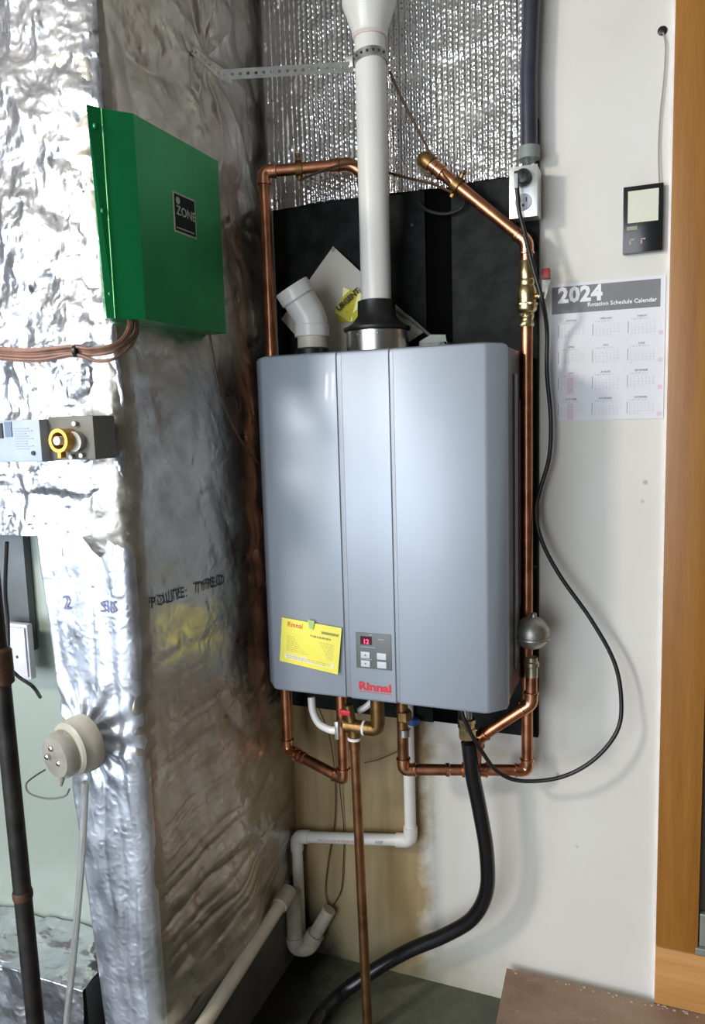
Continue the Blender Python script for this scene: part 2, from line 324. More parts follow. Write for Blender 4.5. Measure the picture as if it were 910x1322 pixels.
class MB:
    def __init__(s): s.bm = bmesh.new()
    def _merge(s, t):
        me = bpy.data.meshes.new('t'); t.to_mesh(me); t.free(); s.bm.from_mesh(me); bpy.data.meshes.remove(me); return s
    def box(s, a, b, bevel=0, seg=2, rot=None, piv=None):
        t = bmesh.new(); bmesh.ops.create_cube(t, size=1)
        a, b = V(a), V(b); c = (a + b) / 2; d = b - a
        bmesh.ops.scale(t, vec=d, verts=t.verts)
        if bevel: bmesh.ops.bevel(t, geom=t.edges[:], offset=bevel, segments=seg, affect='EDGES', profile=0.6)
        bmesh.ops.translate(t, vec=c, verts=t.verts)
        if rot: bmesh.ops.rotate(t, cent=piv or c, matrix=rot, verts=t.verts)
        return s._merge(t)
    def tube(s, pts, r, seg=12, cap=True):
        pts = [V(p) for p in pts]; n = len(pts)
        rs = r if isinstance(r, (list, tuple)) else [r] * n
        T = [(pts[min(i + 1, n - 1)] - pts[max(i - 1, 0)]).normalized() for i in range(n)]
        ref = V((0, 0, 1)) if abs(T[0].z) < 0.9 else V((1, 0, 0))
        N = (ref - T[0] * ref.dot(T[0])).normalized(); rings = []
        for i in range(n):
            N = (N - T[i] * N.dot(T[i])).normalized(); B = T[i].cross(N)
            rings.append([s.bm.verts.new(pts[i] + (N * math.cos(2 * math.pi * k / seg) + B * math.sin(2 * math.pi * k / seg)) * rs[i]) for k in range(seg)])
        for i in range(n - 1):
            for k in range(seg):
                s.bm.faces.new((rings[i][k], rings[i][(k + 1) % seg], rings[i + 1][(k + 1) % seg], rings[i + 1][k]))
        if cap:
            s.bm.faces.new(rings[0][::-1]); s.bm.faces.new(rings[-1])
        return s
    def cyl(s, p0, p1, r0, r1=None, seg=20):
        return s.tube([p0, p1], [r0, r0 if r1 is None else r1], seg)
    def lathe(s, prof, org, axis=(0, 0, 1), seg=28, cap=True):
        org = V(org); A = V(axis).normalized(); pts = [org + A * h for r, h in prof]
        ref = V((0, 0, 1)) if abs(A.z) < 0.9 else V((1, 0, 0)); N = (ref - A * ref.dot(A)).normalized(); B = A.cross(N)
        rings = [[s.bm.verts.new(org + A * h + (N * math.cos(2 * math.pi * k / seg) + B * math.sin(2 * math.pi * k / seg)) * max(r, 1e-5)) for k in range(seg)] for r, h in prof]
        for i in range(len(prof) - 1):
            for k in range(seg):
                s.bm.faces.new((rings[i][k], rings[i][(k + 1) % seg], rings[i + 1][(k + 1) % seg], rings[i + 1][k]))
        if cap:
            s.bm.faces.new(rings[0][::-1]); s.bm.faces.new(rings[-1])
        return s
    def poly(s, pts, vec):          # a polygon extruded by vec
        pts = [V(p) for p in pts]; vec = V(vec)
        a = [s.bm.verts.new(p) for p in pts]; b = [s.bm.verts.new(p + vec) for p in pts]
        s.bm.faces.new(a); s.bm.faces.new(b[::-1]); n = len(pts)
        for i in range(n): s.bm.faces.new((a[i], b[i], b[(i + 1) % n], a[(i + 1) % n]))
        return s
    def sphere(s, c, r, sc=(1, 1, 1), u=24, v=14):
        t = bmesh.new(); bmesh.ops.create_uvsphere(t, u_segments=u, v_segments=v, radius=r)
        bmesh.ops.scale(t, vec=V(sc), verts=t.verts); bmesh.ops.translate(t, vec=V(c), verts=t.verts); return s._merge(t)
    def loft(s, loops, cap=True):
        rings = [[s.bm.verts.new(p) for p in l] for l in loops]; k = len(loops[0])
        for i in range(len(rings) - 1):
            for j in range(k): s.bm.faces.new((rings[i][j], rings[i][(j + 1) % k], rings[i + 1][(j + 1) % k], rings[i + 1][j]))
        if cap: s.bm.faces.new(rings[0][::-1]); s.bm.faces.new(rings[-1])
        return s
    def build(s, name, mt, parent=None, smooth=True, loc=None):
        bmesh.ops.recalc_face_normals(s.bm, faces=s.bm.faces[:])
        me = bpy.data.meshes.new(name); s.bm.to_mesh(me); s.bm.free()
        return link_mesh(name, me, mt, parent, smooth, loc)

def fillet(pts, r, n=6):
    pts = [V(p) for p in pts]; out = [pts[0]]
    for i in range(1, len(pts) - 1):
        a, b, c = pts[i - 1], pts[i], pts[i + 1]
        u = (a - b); v = (c - b); rr = min(r, u.length * 0.48, v.length * 0.48)
        p0 = b + u.normalized() * rr; p1 = b + v.normalized() * rr
        for k in range(n + 1):
            t = k / n; out.append(p0 * (1 - t) ** 2 + b * 2 * t * (1 - t) + p1 * t * t)
    out.append(pts[-1]); return out
def spline(pts, n=8):                   # Catmull-Rom through the points
    pts = [V(p) for p in pts]; q = [pts[0] * 2 - pts[1]] + pts + [pts[-1] * 2 - pts[-2]]; out = []
    for i in range(1, len(q) - 2):
        for k in range(n):
            t = k / n; a, b, c, d = q[i - 1:i + 3]
            out.append(0.5 * ((2 * b) + (c - a) * t + (2 * a - 5 * b + 4 * c - d) * t * t + (3 * b - a - 3 * c + d) * t ** 3))
    out.append(pts[-1]); return out
def text_pts(body, size, offset=0.0, align='LEFT', space=1.0, res=2):
    cu = bpy.data.curves.new('txt', 'FONT'); cu.body = body; cu.size = size; cu.offset = offset; cu.align_x = align
    cu.space_character = space; cu.resolution_u = res; cu.fill_mode = 'FRONT'
    o = bpy.data.objects.new('txt', cu); COL.objects.link(o)
    dg = bpy.context.evaluated_depsgraph_get(); me = bpy.data.meshes.new_from_object(o.evaluated_get(dg))
    vs = [tuple(v.co) for v in me.vertices]; fs = [tuple(p.vertices) for p in me.polygons]
    bpy.data.objects.remove(o); bpy.data.curves.remove(cu); bpy.data.meshes.remove(me)
    return vs, fs
def text_into(mb, body, size, org, X, Y, offset=0.0, align='LEFT', space=1.0, fn=None, res=2):
    vs, fs = text_pts(body, size, offset, align, space, res); org, X, Y = V(org), V(X), V(Y)
    if fn: nv = [mb.bm.verts.new(fn(v[0], v[1])) for v in vs]
    else: nv = [mb.bm.verts.new(org + X * v[0] + Y * v[1]) for v in vs]
    for f in fs:
        try: mb.bm.faces.new([nv[i] for i in f])
        except ValueError: pass
    return mb
def flat_text(name, body, size, org, X, Y, mt, parent, **kw):
    mb = MB(); text_into(mb, body, size, org, X, Y, **kw); return mb.build(name, mt, parent, smooth=False)
def quad_card(mb, org, X, Y, x0, y0, x1, y1, t=0.0004):
    org, X, Y = V(org), V(X), V(Y); n = X.cross(Y).normalized()
    mb.poly([org + X * x0 + Y * y0, org + X * x1 + Y * y0, org + X * x1 + Y * y1, org + X * x0 + Y * y1], n * t); return mb

# ---- numpy noise for the foil surfaces
def vnoise(x, y, seed=0):
    xi = np.floor(x).astype(np.int64); yi = np.floor(y).astype(np.int64); fx = x - xi; fy = y - yi
    def h(a, b):
        n = (a * 374761393 + b * 668265263 + seed * 1442695041) & 0xffffffff
        n = ((n ^ (n >> 13)) * 1274126177) & 0xffffffff
        return ((n ^ (n >> 16)) & 0xffff) / 65535.0
    u = fx * fx * (3 - 2 * fx); v = fy * fy * (3 - 2 * fy)
    return (h(xi, yi) * (1 - u) + h(xi + 1, yi) * u) * (1 - v) + (h(xi, yi + 1) * (1 - u) + h(xi + 1, yi + 1) * u) * v
def fbm(x, y, seed=0, o=4):
    r = 0; a = 0.5
    for i in range(o): r = r + a * (vnoise(x, y, seed + i) - 0.5); x = x * 2.03 + 3.1; y = y * 2.03 + 1.7; a *= 0.5
    return r
def ridge(x, y, seed=0, o=3):
    r = 0; a = 0.5
    for i in range(o): r = r + a * (1 - np.abs(2 * vnoise(x, y, seed + i) - 1)) ** 2; x = x * 2.1 + 5.3; y = y * 2.1 + 2.2; a *= 0.5
    return r
def worley(x, y, seed=0):
    xi = np.floor(x).astype(np.int64); yi = np.floor(y).astype(np.int64); f1 = np.full(x.shape, 9.0); f2 = np.full(x.shape, 9.0)
    for dx in (-1, 0, 1):
        for dy in (-1, 0, 1):
            a = xi + dx; b = yi + dy
            def h(k):
                n = (a * 374761393 + b * 668265263 + (seed + k) * 1442695041) & 0xffffffff
                n = ((n ^ (n >> 13)) * 1274126177) & 0xffffffff
                return ((n ^ (n >> 16)) & 0xffff) / 65535.0
            d = np.hypot(a + h(1) - x, b + h(7) - y)
            f2 = np.minimum(f2, np.maximum(f1, d)); f1 = np.minimum(f1, d)
    return f1, f2
def grid_mesh(Pt, name, mt, parent, solid=None):
    ny, nx = Pt.shape[:2]
    idx = np.arange(ny * nx).reshape(ny, nx)
    f = np.stack([idx[:-1, :-1], idx[:-1, 1:], idx[1:, 1:], idx[1:, :-1]], -1).reshape(-1, 4)
    me = bpy.data.meshes.new(name); me.from_pydata(Pt.reshape(-1, 3).tolist(), [], f.tolist()); me.update()
    return link_mesh(name, me, mt, parent, 'all')

# ------------------------------------------------------------------ the setting
def struct(name, mb, mt, parent=None, smooth=False):
    o = mb.build(name, mt, parent, smooth); o['kind'] = 'structure'; return o
XL, XR, YB, ZC = -2.6, 2.6, -4.0, 2.55
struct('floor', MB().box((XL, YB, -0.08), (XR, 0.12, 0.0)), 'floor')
struct('ceiling', MB().box((XL, YB, ZC), (XR, 0.12, ZC + 0.08)), 'ceil')
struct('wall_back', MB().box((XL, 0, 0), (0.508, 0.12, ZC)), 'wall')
struct('wall_back_right', MB().box((1.55, 0, 0), (XR, 0.12, ZC)), 'plainwall')
struct('wall_left', MB().box((XL - 0.1, YB, 0), (XL, 0.12, ZC)), 'plainwall')
struct('wall_right', MB().box((XR, YB, 0), (XR + 0.1, 0.12, ZC)), 'brownwall')
# far wall behind the camera, with the openings the daylight comes through
fw_ = MB()
for a, b in (((XL, 0), (-2.05, ZC)), ((-2.05, 2.27), (0.35, ZC)), ((0.35, 0), (XR, ZC)), ((-2.05, 0), (0.35, 0.07))):
    fw_.box((a[0], YB, a[1]), (b[0], YB + 0.05, b[1]))
struct('wall_front', fw_, 'plainwall')
wm = MB()
for y in (-3.42, -2.65, -1.88):
    wm.box((-2.50, y - 0.025, 0.48), (-2.46, y + 0.025, 1.82))
for z in (0.48, 1.15, 1.82):
    wm.box((-2.50, -3.42, z - 0.025), (-2.46, -1.88, z + 0.025))
struct('window_1', wm, 'sash')

# door casing, jamb, sill and door to the right
struct('trim_1', MB().box((0.508, -0.022, 0.228), (0.588, 0.0, 2.5), 0.003), 'trimwood', smooth=True)
struct('trim_2', MB().box((0.508, -0.026, 0.10), (1.5, 0.02, 0.228), 0.003), 'sillwood', smooth=True)
struct('trim_3', MB().box((0.5035, -0.0075, 0.0), (0.5085, 0.0, 2.5)), mat('white_caulk', (0.85, 0.82, 0.8), 0.5))
dkd = mat('dark_door', (0.05, 0.035, 0.03), 0.4)
jb = MB().box((0.588, -0.004, 0.2), (0.63, 0.12, 2.5)); struct('trim_4', jb, dkd)
dr = struct('door_1', MB().box((0.60, 0.05, 0.27), (1.50, 0.09, 2.4)).box((0.70, 0.04, 0.40), (1.4, 0.05, 1.2)).box((0.70, 0.04, 1.35), (1.4, 0.05, 2.25)), dkd)
struct('trim_5', MB().box((1.50, -0.02, 0.228), (1.58, 0.12, 2.5), 0.003), 'trimwood')
th = MB().box((0.583, -0.026, 0.2285), (1.5, 0.05, 0.244), 0.002).box((0.590, -0.018, 0.244), (1.5, -0.0045, 0.315), 0.003)
struct('door_threshold', th, mat('grey_metal_threshold', (0.33, 0.36, 0.31), 0.4, 0.5))

# low step of brown board
st = thing('wooden_step', (0.75, -0.35, 0), 'low brown particle-board step on the floor below the light wooden door sill', 'step')
sp_ = MB().poly([(0.2, -0.0265, 0.082), (1.5, -0.0265, 0.082), (1.5, -0.70, 0.082), (0.232, -0.70, 0.082)], (0, 0, 0.018)); sp_.build('top_board', 'particle', st, False)
sp_ = MB().box((0.24, -0.685, 0.0), (1.49, -0.665, 0.082)).box((0.215, -0.05, 0), (1.49, -0.03, 0.082)).box((0.24, -0.36, 0), (1.49, -0.34, 0.082)); sp_.build('frame', 'particle', st, False)
cr = MB(); rr = random.Random(3)
for i in range(45):
    x = 0.21 + rr.random() * 0.5; y = -0.028 - abs(rr.gauss(0, 0.006)); r_ = 0.0006 + rr.random() * 0.0013
    cr.box((x - r_, y - r_, 0.1), (x + r_ * 2, y + r_, 0.1 + r_))
tag(cr.build('debris', mat('pale_crumbs', (0.48, 0.40, 0.32), 0.8), st, False), kind='stuff')

# ------------------------------------------------------------------ black backer boards
DB = mat('deep_black', (0.002, 0.002, 0.002), 0.9); DB.node_tree.nodes['Principled BSDF'].inputs['Specular IOR Level'].default_value = 0.05
bb = thing('backer_board', (0, 0, 0.64), 'black painted plywood backer board on the wall behind the grey water heater', 'board')
MB().box((-0.315, -0.016, 0.65), (0.036, -0.0005, 1.90), 0.001).build('panel', 'blackboard', bb, False)
MB().box((0.092, -0.016, 0.645), (0.267, -0.0005, 1.90), 0.001).build('panel', 'blackboard', bb, False)
MB().box((0.036, -0.008, 0.65), (0.092, -0.0005, 1.90)).build('joint_strip', DB, bb, False)


z0, z1 = 1.797, 2.30; x0, x1 = -0.318, 0.262
nx, ny = int((x1 - x0) / 0.0021), int((z1 - z0) / 0.0021)
gx, gz = np.meshgrid(np.linspace(x0, x1, nx), np.linspace(z0, z1, ny))
bs = 0.0115
cxn = np.floor(gx / bs); lx = gx / bs - cxn - 0.5
lz = (gz / (bs * 0.9) + 0.5 * (cxn % 2)) % 1 - 0.5
amp = 0.35 + 1.3 * vnoise(gx * 40, gz * 55, 5)
wob = (vnoise(cxn * 1.7, gz * 130, 9) - 0.5) * 0.35
dome = np.clip(1 - ((lx + wob * 0.5) ** 2 * 4.4 + (lz + wob) ** 2 * 3.0), 0, 1) ** 0.6 * 0.0026 * amp
flat = np.clip((gx + 0.255) / 0.05, 0.12, 1)                    # the left edge is pulled flat: only ribs there
rib = -(np.abs(lx) * 2) ** 6 * 0.0016
wav = fbm(gx * 7, gz * 6, 11, 4) * 0.022
crk = ridge(gx * 45, gz * 45, 3, 3)
yy = -0.021 - dome * flat - rib * 0 - (1 - (np.abs(lx) * 2) ** 4) * 0.0012 - np.clip(wav, -0.004, 0.008) - crk * 0.0014
edgez = np.where(np.arange(ny)[:, None] == 0, 0.0, 0) + gz
edgez[0, :] += fbm(gx[0] * 12, gx[0] * 0, 4) * 0.008
bi = thing('bubble_foil_insulation', (0, -0.01, z0), 'quilted silver bubble foil insulation sheet on the wall above the black board', 'insulation')
grid_mesh(np.stack([gx, yy, edgez], -1), 'foil_facing', 'bubblefoil', bi)
MB().box((x0, -0.0185, z0 + 0.003), (x1, -0.0165, z1)).build('backing', 'bubblefoil', bi, False)

# ------------------------------------------------------------------ foil wrapped duct
XD, YD = -0.322, -0.578
def path_pts(n, pts, r=0.03):
    q = fillet(pts, r, 8); L = [0]
    for a, b in zip(q[:-1], q[1:]): L.append(L[-1] + (b - a).length)
    L = np.array(L); A = np.array([[p.x, p.y] for p in q]); s = np.linspace(0, L[-1], n)
    x = np.interp(s, L, A[:, 0]); y = np.interp(s, L, A[:, 1])
    tx = np.gradient(x); ty = np.gradient(y); l = np.hypot(tx, ty) + 1e-9
    return s, x, y, ty / l, -tx / l
DZ0, DZ1 = 0.19, 2.50
nz = 520
s_, dx, dy, dnx, dny = path_pts(300, [(-0.52, -0.30, 0), (-0.52, YD, 0), (XD, YD, 0), (-0.287, -0.27, 0), (-0.328, -0.001, 0)], 0.05)
corner_s = None
zz_ = np.linspace(DZ0, DZ1, nz)
SS, ZZ = np.meshgrid(s_, zz_); DX = np.broadcast_to(dx, SS.shape); DY = np.broadcast_to(dy, SS.shape)
NX = np.broadcast_to(dnx, SS.shape); NY = np.broadcast_to(dny, SS.shape)
def duct_disp(s, z, x, y):
    front = np.clip((-0.50 - y) / 0.07, 0, 1) * 1.0          # 1 on the front face
    side = 1 - front
    big = fbm(s * 4, z * 3, 1, 3) * 0.030
    # upper part: deep soft folds fanning out of the strap screw
    py, pz = -0.27, 2.02
    ang = np.arctan2(z - pz, y - py); rad = np.hypot(z - pz, y - py)
    fan = (np.abs(np.sin(ang * 4.5 + 2.0 * fbm(y * 6, z * 6, 9))) ** 0.6) * -0.012 * np.exp(-rad / 0.20) * np.clip(rad / 0.05, 0, 1)
    pinch = -0.016 * np.exp(-(rad / 0.06) ** 2)
    up = np.clip((z - 1.35) / 0.3, 0, 1)
    foldU = -ridge(y * 5 + z * 1.5 + 3, z * 6 - y * 2, 21, 3) * 0.026 * up
    # lower part: long diagonal drags rising towards the wall
    a = math.radians(5); u_ = y * math.cos(a) + z * math.sin(a); v_ = -y * math.sin(a) + z * math.cos(a)
    lo = np.clip((0.95 - z) / 0.3, 0, 1)
    foldL = -ridge(u_ * 2.2, v_ * 20 + fbm(u_ * 3, v_ * 3, 3) * 2.5, 31, 3) * 0.013 * lo
    mid = (1 - up) * (1 - lo) 
    foldM = -ridge(y * 6, z * 10, 41, 2) * 0.007 * mid
    fine_ = -ridge(y * 9 + z * 3, z * 9, 5, 4) * 0.007
    sd = fan + pinch + foldU * 0.85 + foldL * 0.8 + foldM + fine_
    f1c = ridge(x * 22, z * 18, 15, 3); f1d = ridge(x * 8, z * 6, 18, 3)
    lowf = np.clip((1.15 - z) / 0.04, 0, 1)
    drape = -ridge(x * 16 + fbm(x * 3, z * 2, 6) * 1.5, z * 1.3, 51, 2) * 0.016
    fr = lowf * (drape + f1c * 0.0012 + f1d * 0.004) + (1 - lowf) * (f1c * 0.004 + f1d * 0.008 - ridge(x * 7, z * 9, 61, 3) * 0.010)
    # gathered round the sensor
    cen = (-0.435, 0.795); rk = np.hypot(x - cen[0], z - cen[1]); ak = np.arctan2(z - cen[1], x - cen[0])
    fr = fr + np.sin(ak * 15) * 0.003 * np.exp(-((rk - 0.06) / 0.05) ** 2)
    crs = (front * fr + side * sd)
    fade = np.clip(-y / 0.03, 0.15, 1)
    return np.clip((big * 0.6 + crs) * fade, -0.035, 0.016)
DD = duct_disp(SS, ZZ, DX, DY)
taper = (ZZ - 1.15) * -0.075                                   # left edge leans out as it rises
tw = np.clip((XD - DX) / 0.2, 0, 1)
DPX = DX + NX * DD + tw * np.clip(taper, -0.06, 0.075); DPY = DY + NY * DD
# lower front face: drawn in
fd = thing('foil_wrapped_duct', (-0.42, -0.3, 0), 'tall foil-wrapped duct with crinkled silver sides left of the water heater', 'duct')
grid_mesh(np.stack([DPX, DPY, ZZ], -1), 'foil_jacket', 'foil', fd)
def duct_surf(x=None, y=None, z=0, lift=0.002):
    # nearest jacket point for a right-face (y given) or front-face (x given) position
    iz = int(np.clip((z - DZ0) / (DZ1 - DZ0) * (nz - 1), 0, nz - 1))
    if y is not None: k = int(np.argmin(np.abs(dy - y) + 10 * (np.abs(dx - XD) > 0.04)))
    else: k = int(np.argmin(np.abs(dx - x) + 10 * (np.abs(dy - YD) > 0.03)))
    return V((DPX[iz, k] + dnx[k] * lift, DPY[iz, k] + dny[k] * lift, z))
# shiny sleeve over the upper front and lower front lining
def front_sheet(name, xa, xb, za, zb, yb, seed, amp, mt, lowstyle=False, shear=0.0):
    nxx, nzz = int((xb - xa) / 0.0035), int((zb - za) / 0.0042)
    X_, Z_ = np.meshgrid(np.linspace(0, 1, nxx), np.linspace(za, zb, nzz))
    xl = xa + (Z_ - 1.15) * shear
    XX = xl + X_ * (xb - xl)
    f1 = ridge(XX * 20, Z_ * 16, seed, 4); f1b = ridge(XX * 7, Z_ * 5, seed + 3, 3)
    if lowstyle:
        d = -ridge(XX * 15 + fbm(XX * 3, Z_ * 2, 6) * 1.6, Z_ * 1.2 + XX * 2, seed, 2) * 0.013 + f1 * 0.0012 + f1b * 0.003
        cen = (-0.445, 0.79); rk = np.hypot(XX - cen[0], Z_ - cen[1]); ak = np.arctan2(Z_ - cen[1], XX - cen[0])
        d = d * np.clip(rk / 0.05, 0.1, 1) + np.sin(ak * 13) * 0.004 * np.exp(-((rk - 0.065) / 0.045) ** 2) * np.clip(rk / .03, 0, 1)
    else:
        band = -np.abs(np.sin(Z_ * 9 + XX * 3)) ** 8 * 0.004
        d = f1 * 0.007 + f1b * 0.012 - ridge(XX * 5, Z_ * 6, seed + 9, 3) * 0.013 + band
    d = d * amp
    edge = np.clip((1 - X_) / 0.16, 0, 1) ** 0.5            # roll back round the corner
    el = np.clip(X_ / 0.12, 0, 1) ** 0.5
    Y_ = yb - d - 0.0 + (1 - edge) * 0.028 + (1 - el) * (0.05 if lowstyle else 0.0)
    Pn = np.stack([XX, np.broadcast_to(Y_, XX.shape), Z_], -1)
    SHEETS[name] = Pn
    return grid_mesh(Pn, name, mt, fd)
SHEETS = {}
front_sheet('upper_foil_sleeve', -1.15, XD - 0.004, 1.148, 2.50, YD - 0.012, 71, 1.15, 'foil_front')
front_sheet('lower_foil_sleeve', -0.540, XD - 0.004, 0.19, 1.155, YD - 0.006, 81, 1.0, 'foil_low', True, -0.085)
MB().box((-1.14, -0.55, 1.17), (-0.53, -0.05, 2.50)).build('branch_core', 'basegrey', fd, False)
MB().box((-0.47, -0.55, 0.0), (XD - 0.006, -0.002, 0.215)).build('base', 'basegrey', fd, False)
# printed words on the jacket
tm = MB(); zt_ = 1.018; H_ = 0.026
base = PX(262, 757, -0.32)
def wrapfn(sx):        # distance along the face -> jacket surface, running round the corner
    def fn(a, b):
        t = a + sx; z = zt_ + b
        if t >= 0: return duct_surf(y=YD + 0.035 + t * 1.0, z=z, lift=0.003)
        x = XD - 0.012 + t; Q = SHEETS['lower_foil_sleeve']
        iz_ = int(np.clip((z - 0.19) / (1.155 - 0.19) * (Q.shape[0] - 1), 0, Q.shape[0] - 1)); k_ = int(np.argmin(np.abs(Q[iz_, :, 0] - x)))
        return V((x, Q[iz_, k_, 1] - 0.004, z))
    return fn
text_into(tm, 'POLITE:', 0.028, (0, 0, 0), (1, 0, 0), (0, 1, 0), offset=0.0003, space=1.06, fn=wrapfn(0.003))
worn = mat('worn_ink', (0.055, 0.05, 0.07), 0.6); faded = mat('faded_ink', (0.20, 0.19, 0.33), 0.6)
tm.build('printed_word', worn, fd, False)
for t_, sz_t, sx_t, mm_ in (('TYPE D', 0.028, 0.126, worn), ('SIS', 0.028, -0.052, faded), ('2', 0.034, -0.135, faded)):
    tm = MB(); text_into(tm, t_, sz_t, (0, 0, 0), (1, 0, 0), (0, 1, 0), offset=0.0006, fn=wrapfn(sx_t)); tm.build('printed_word', mm_, fd, False)

# low foil box and furnace further left
fr = thing('furnace_cabinet', (-1.0, -0.3, 0), 'grey-green sheet metal furnace cabinet behind the iron pipe at the left edge', 'furnace')
MB().box((-1.35, -0.45, 0.12), (-0.565, -0.02, 1.14), 0.004).build('cabinet', 'furnace', fr)
MB().box((-1.33, -0.47, 0.89), (-0.66, -0.451, 1.13), 0.004).build('access_panel', mat('dark_grey_sheet', (0.12, 0.13, 0.13), 0.45, 0.4), fr)
lo = thing('foil_return_box', (-0.8, -0.55, 0), 'low foil-covered box on the floor in front of the furnace cabinet', 'duct')
nxx, nzz = 170, 190
X_, T_ = np.meshgrid(np.linspace(-1.3, -0.475, nxx), np.linspace(0, 1, nzz))
f1, _ = worley(X_ * 24, T_ * 12, 91); f1b, _ = worley(X_ * 9, T_ * 4, 95)
dd_ = f1 * 0.005 + f1b * 0.014 - ridge(X_ * 8 + T_, T_ * 3, 97, 3) * 0.012
Zt = np.where(T_ < 0.62, T_ / 0.62 * 0.30, 0.30 + 0.0); Yt = np.where(T_ < 0.62, -0.60, -0.60 + (T_ - 0.62) / 0.38 * 0.145)
grid_mesh(np.stack([X_, Yt - dd_ * (T_ < 0.66), Zt + dd_ * (T_ >= 0.6)], -1), 'foil_cover', 'foil_front', lo)
MB().box((-1.29, -0.575, 0.0), (-0.49, -0.455, 0.285)).build('box_core', 'basegrey', lo, False)

# iron pipe
ip = thing('iron_pipe', PZ(48, 1340, 0.0), 'blackened vertical iron pipe with rusty coupling at the left edge', 'pipe')
ax, ay = -0.43, -0.83
pb = PZ(52, 1400, 0.0)
pa_ = P(36, 1200, -0.83); xx_, yy_ = pa_.x, pa_.y
ip.location = (xx_, yy_, 0)
pA, pB = P(46, 1322, -0.83), P(2, 880, -0.83); dP = (pB - pA) / (pB.z - pA.z)
def pip(z): return pA + dP * (z - pA.z)
ip.location = pip(0)
MB().tube([pip(0), pip(2.54)], 0.0125, 16).build('pipe', 'iron', ip)
MB().lathe([(0.013, 0), (0.0175, 0.004), (0.0175, 0.05), (0.013, 0.055)], pip(P(5, 885, -0.83).z), dP, seg=16).build('coupling', 'rust', ip)
MB().lathe([(0.0135, 0), (0.0142, 0.003), (0.0142, 0.010), (0.0135, 0.013)], pip(P(30, 1160, -0.83).z), dP, seg=16).build('rust_band', 'rust', ip)
# small white junction box with cable
jb_ = thing('junction_box', P(22, 870, -0.50), 'white metal junction box with a cable on the furnace front', 'electrical box')
a_, b_ = P(6, 872, -0.50), P(37, 806, -0.50)
MB().box((a_.x, -0.505, a_.z), (b_.x, -0.4905, b_.z), 0.003).build('housing', 'junction', jb_)
MB().box((a_.x + 0.004, -0.509, a_.z + 0.006), (b_.x - 0.004, -0.5052, b_.z - 0.006), 0.001).build('cover', 'junction', jb_)
c_ = (a_ + b_) / 2; MB().cyl((c_.x + 0.01, -0.5095, c_.z - 0.01), (c_.x + 0.01, -0.5085, c_.z - 0.01), 0.003).build('knockout', 'ink', jb_)
tag(MB().tube(spline([P(9, 700, -0.585), P(7, 760, -0.57), P(10, 800, -0.56), P(12, 855, -0.56), P(22, 872, -0.55), P(42, 886, -0.54), P(52, 900, -0.50)]), 0.0035, 8).build('black_cable', 'black'), 'thin black cable hanging down over the white junction box', 'cable')

# ------------------------------------------------------------------ zone control box
zb = thing('zone_control_box', (-0.30, -0.46, 1.498), 'green enamelled metal control box with a black ZONE badge on the foil duct', 'control box')
X1 = -0.262; zt, zbm = 1.806, 1.498
yf0, yf1 = -0.576, -0.332
pl = [(X1, yf1), (X1, yf0), (-0.2915, -0.617), (-0.3020, -0.634), (-0.318, -0.612), (-0.318, yf1)]
pl[2] = (-0.2915, -0.613)
plb = [(X1, yf1), (X1, yf0), (-0.2915, -0.613), (-0.3005, -0.622), (-0.318, -0.607), (-0.318, yf1)]
MB().loft([[V((x, y, zbm)) for x, y in plb], [V((x, y, zt)) for x, y in pl]]).build('cover', 'green', zb, False)
ed = MB().tube([(-0.2913, -0.6132, zbm), (-0.2913, -0.6132, zt)], 0.0012, 6); ed.build('folded_edge', mat('worn_green_edge', (0.12, 0.50, 0.18), 0.4, 0.2), zb)
for i, (px_, py_) in enumerate(((118, 168), (130, 277), (142, 383))):
    p = PX(px_, py_, -0.312)
    MB().sphere((-0.2962, -0.6262 + 0.011 * (zt - p.z) / 0.308, p.z), 0.0042, (0.7, 0.7, 1), 12, 8).build('screw', mat('green_screw%d' % i, (0.04, 0.30, 0.12), 0.35, 0.4) if i == 0 else bpy.data.materials['green_screw0'], zb)
la, lb = PX(222, 246, X1), PX(253, 300, X1)
ly0, ly1 = la.y, lb.y; lz1 = PX(222, 246, X1).z; lz0 = PX(253, 303, X1).z
lz1, lz0 = 1.7165, 1.651
O_ = V((X1 + 0.0006, ly0, lz0)); XA = V((0, 1, 0)); YA = V((0, 0, 1))
W_ = ly1 - ly0; Hh = lz1 - lz0
MB().box((X1, ly0, lz0), (X1 + 0.0012, ly1, lz1), 0.0005).build('badge', 'labeledge', zb)
bd = MB(); quad_card(bd, O_ + V((0.0007, 0, 0)), XA, YA, 0.003, 0.003, W_ - 0.003, Hh - 0.003, 0.0002); bd.build('badge_face', 'label', zb, False)
bt = MB(); text_into(bt, 'ZONE', 0.021, O_ + V((0.0012, 0.007, 0.030)), (0, 1, -0.03), (0, 0, 1), offset=0.0004, space=1.0)
quad_card(bt, O_ + V((0.0010, 0, 0)), XA, YA, 0.006, 0.007, W_ - 0.008, 0.009, 0.0001)
bt.build('badge_lettering', 'labeledge', zb, False)
MB().lathe([(0.0035, 0), (0.006, 0.0001), (0.006, 0.0004), (0.0035, 0.0005)], O_ + V((0.0010, 0.013, Hh - 0.013)), (1, 0, 0), 16).build('badge_emblem', 'labeledge', zb)

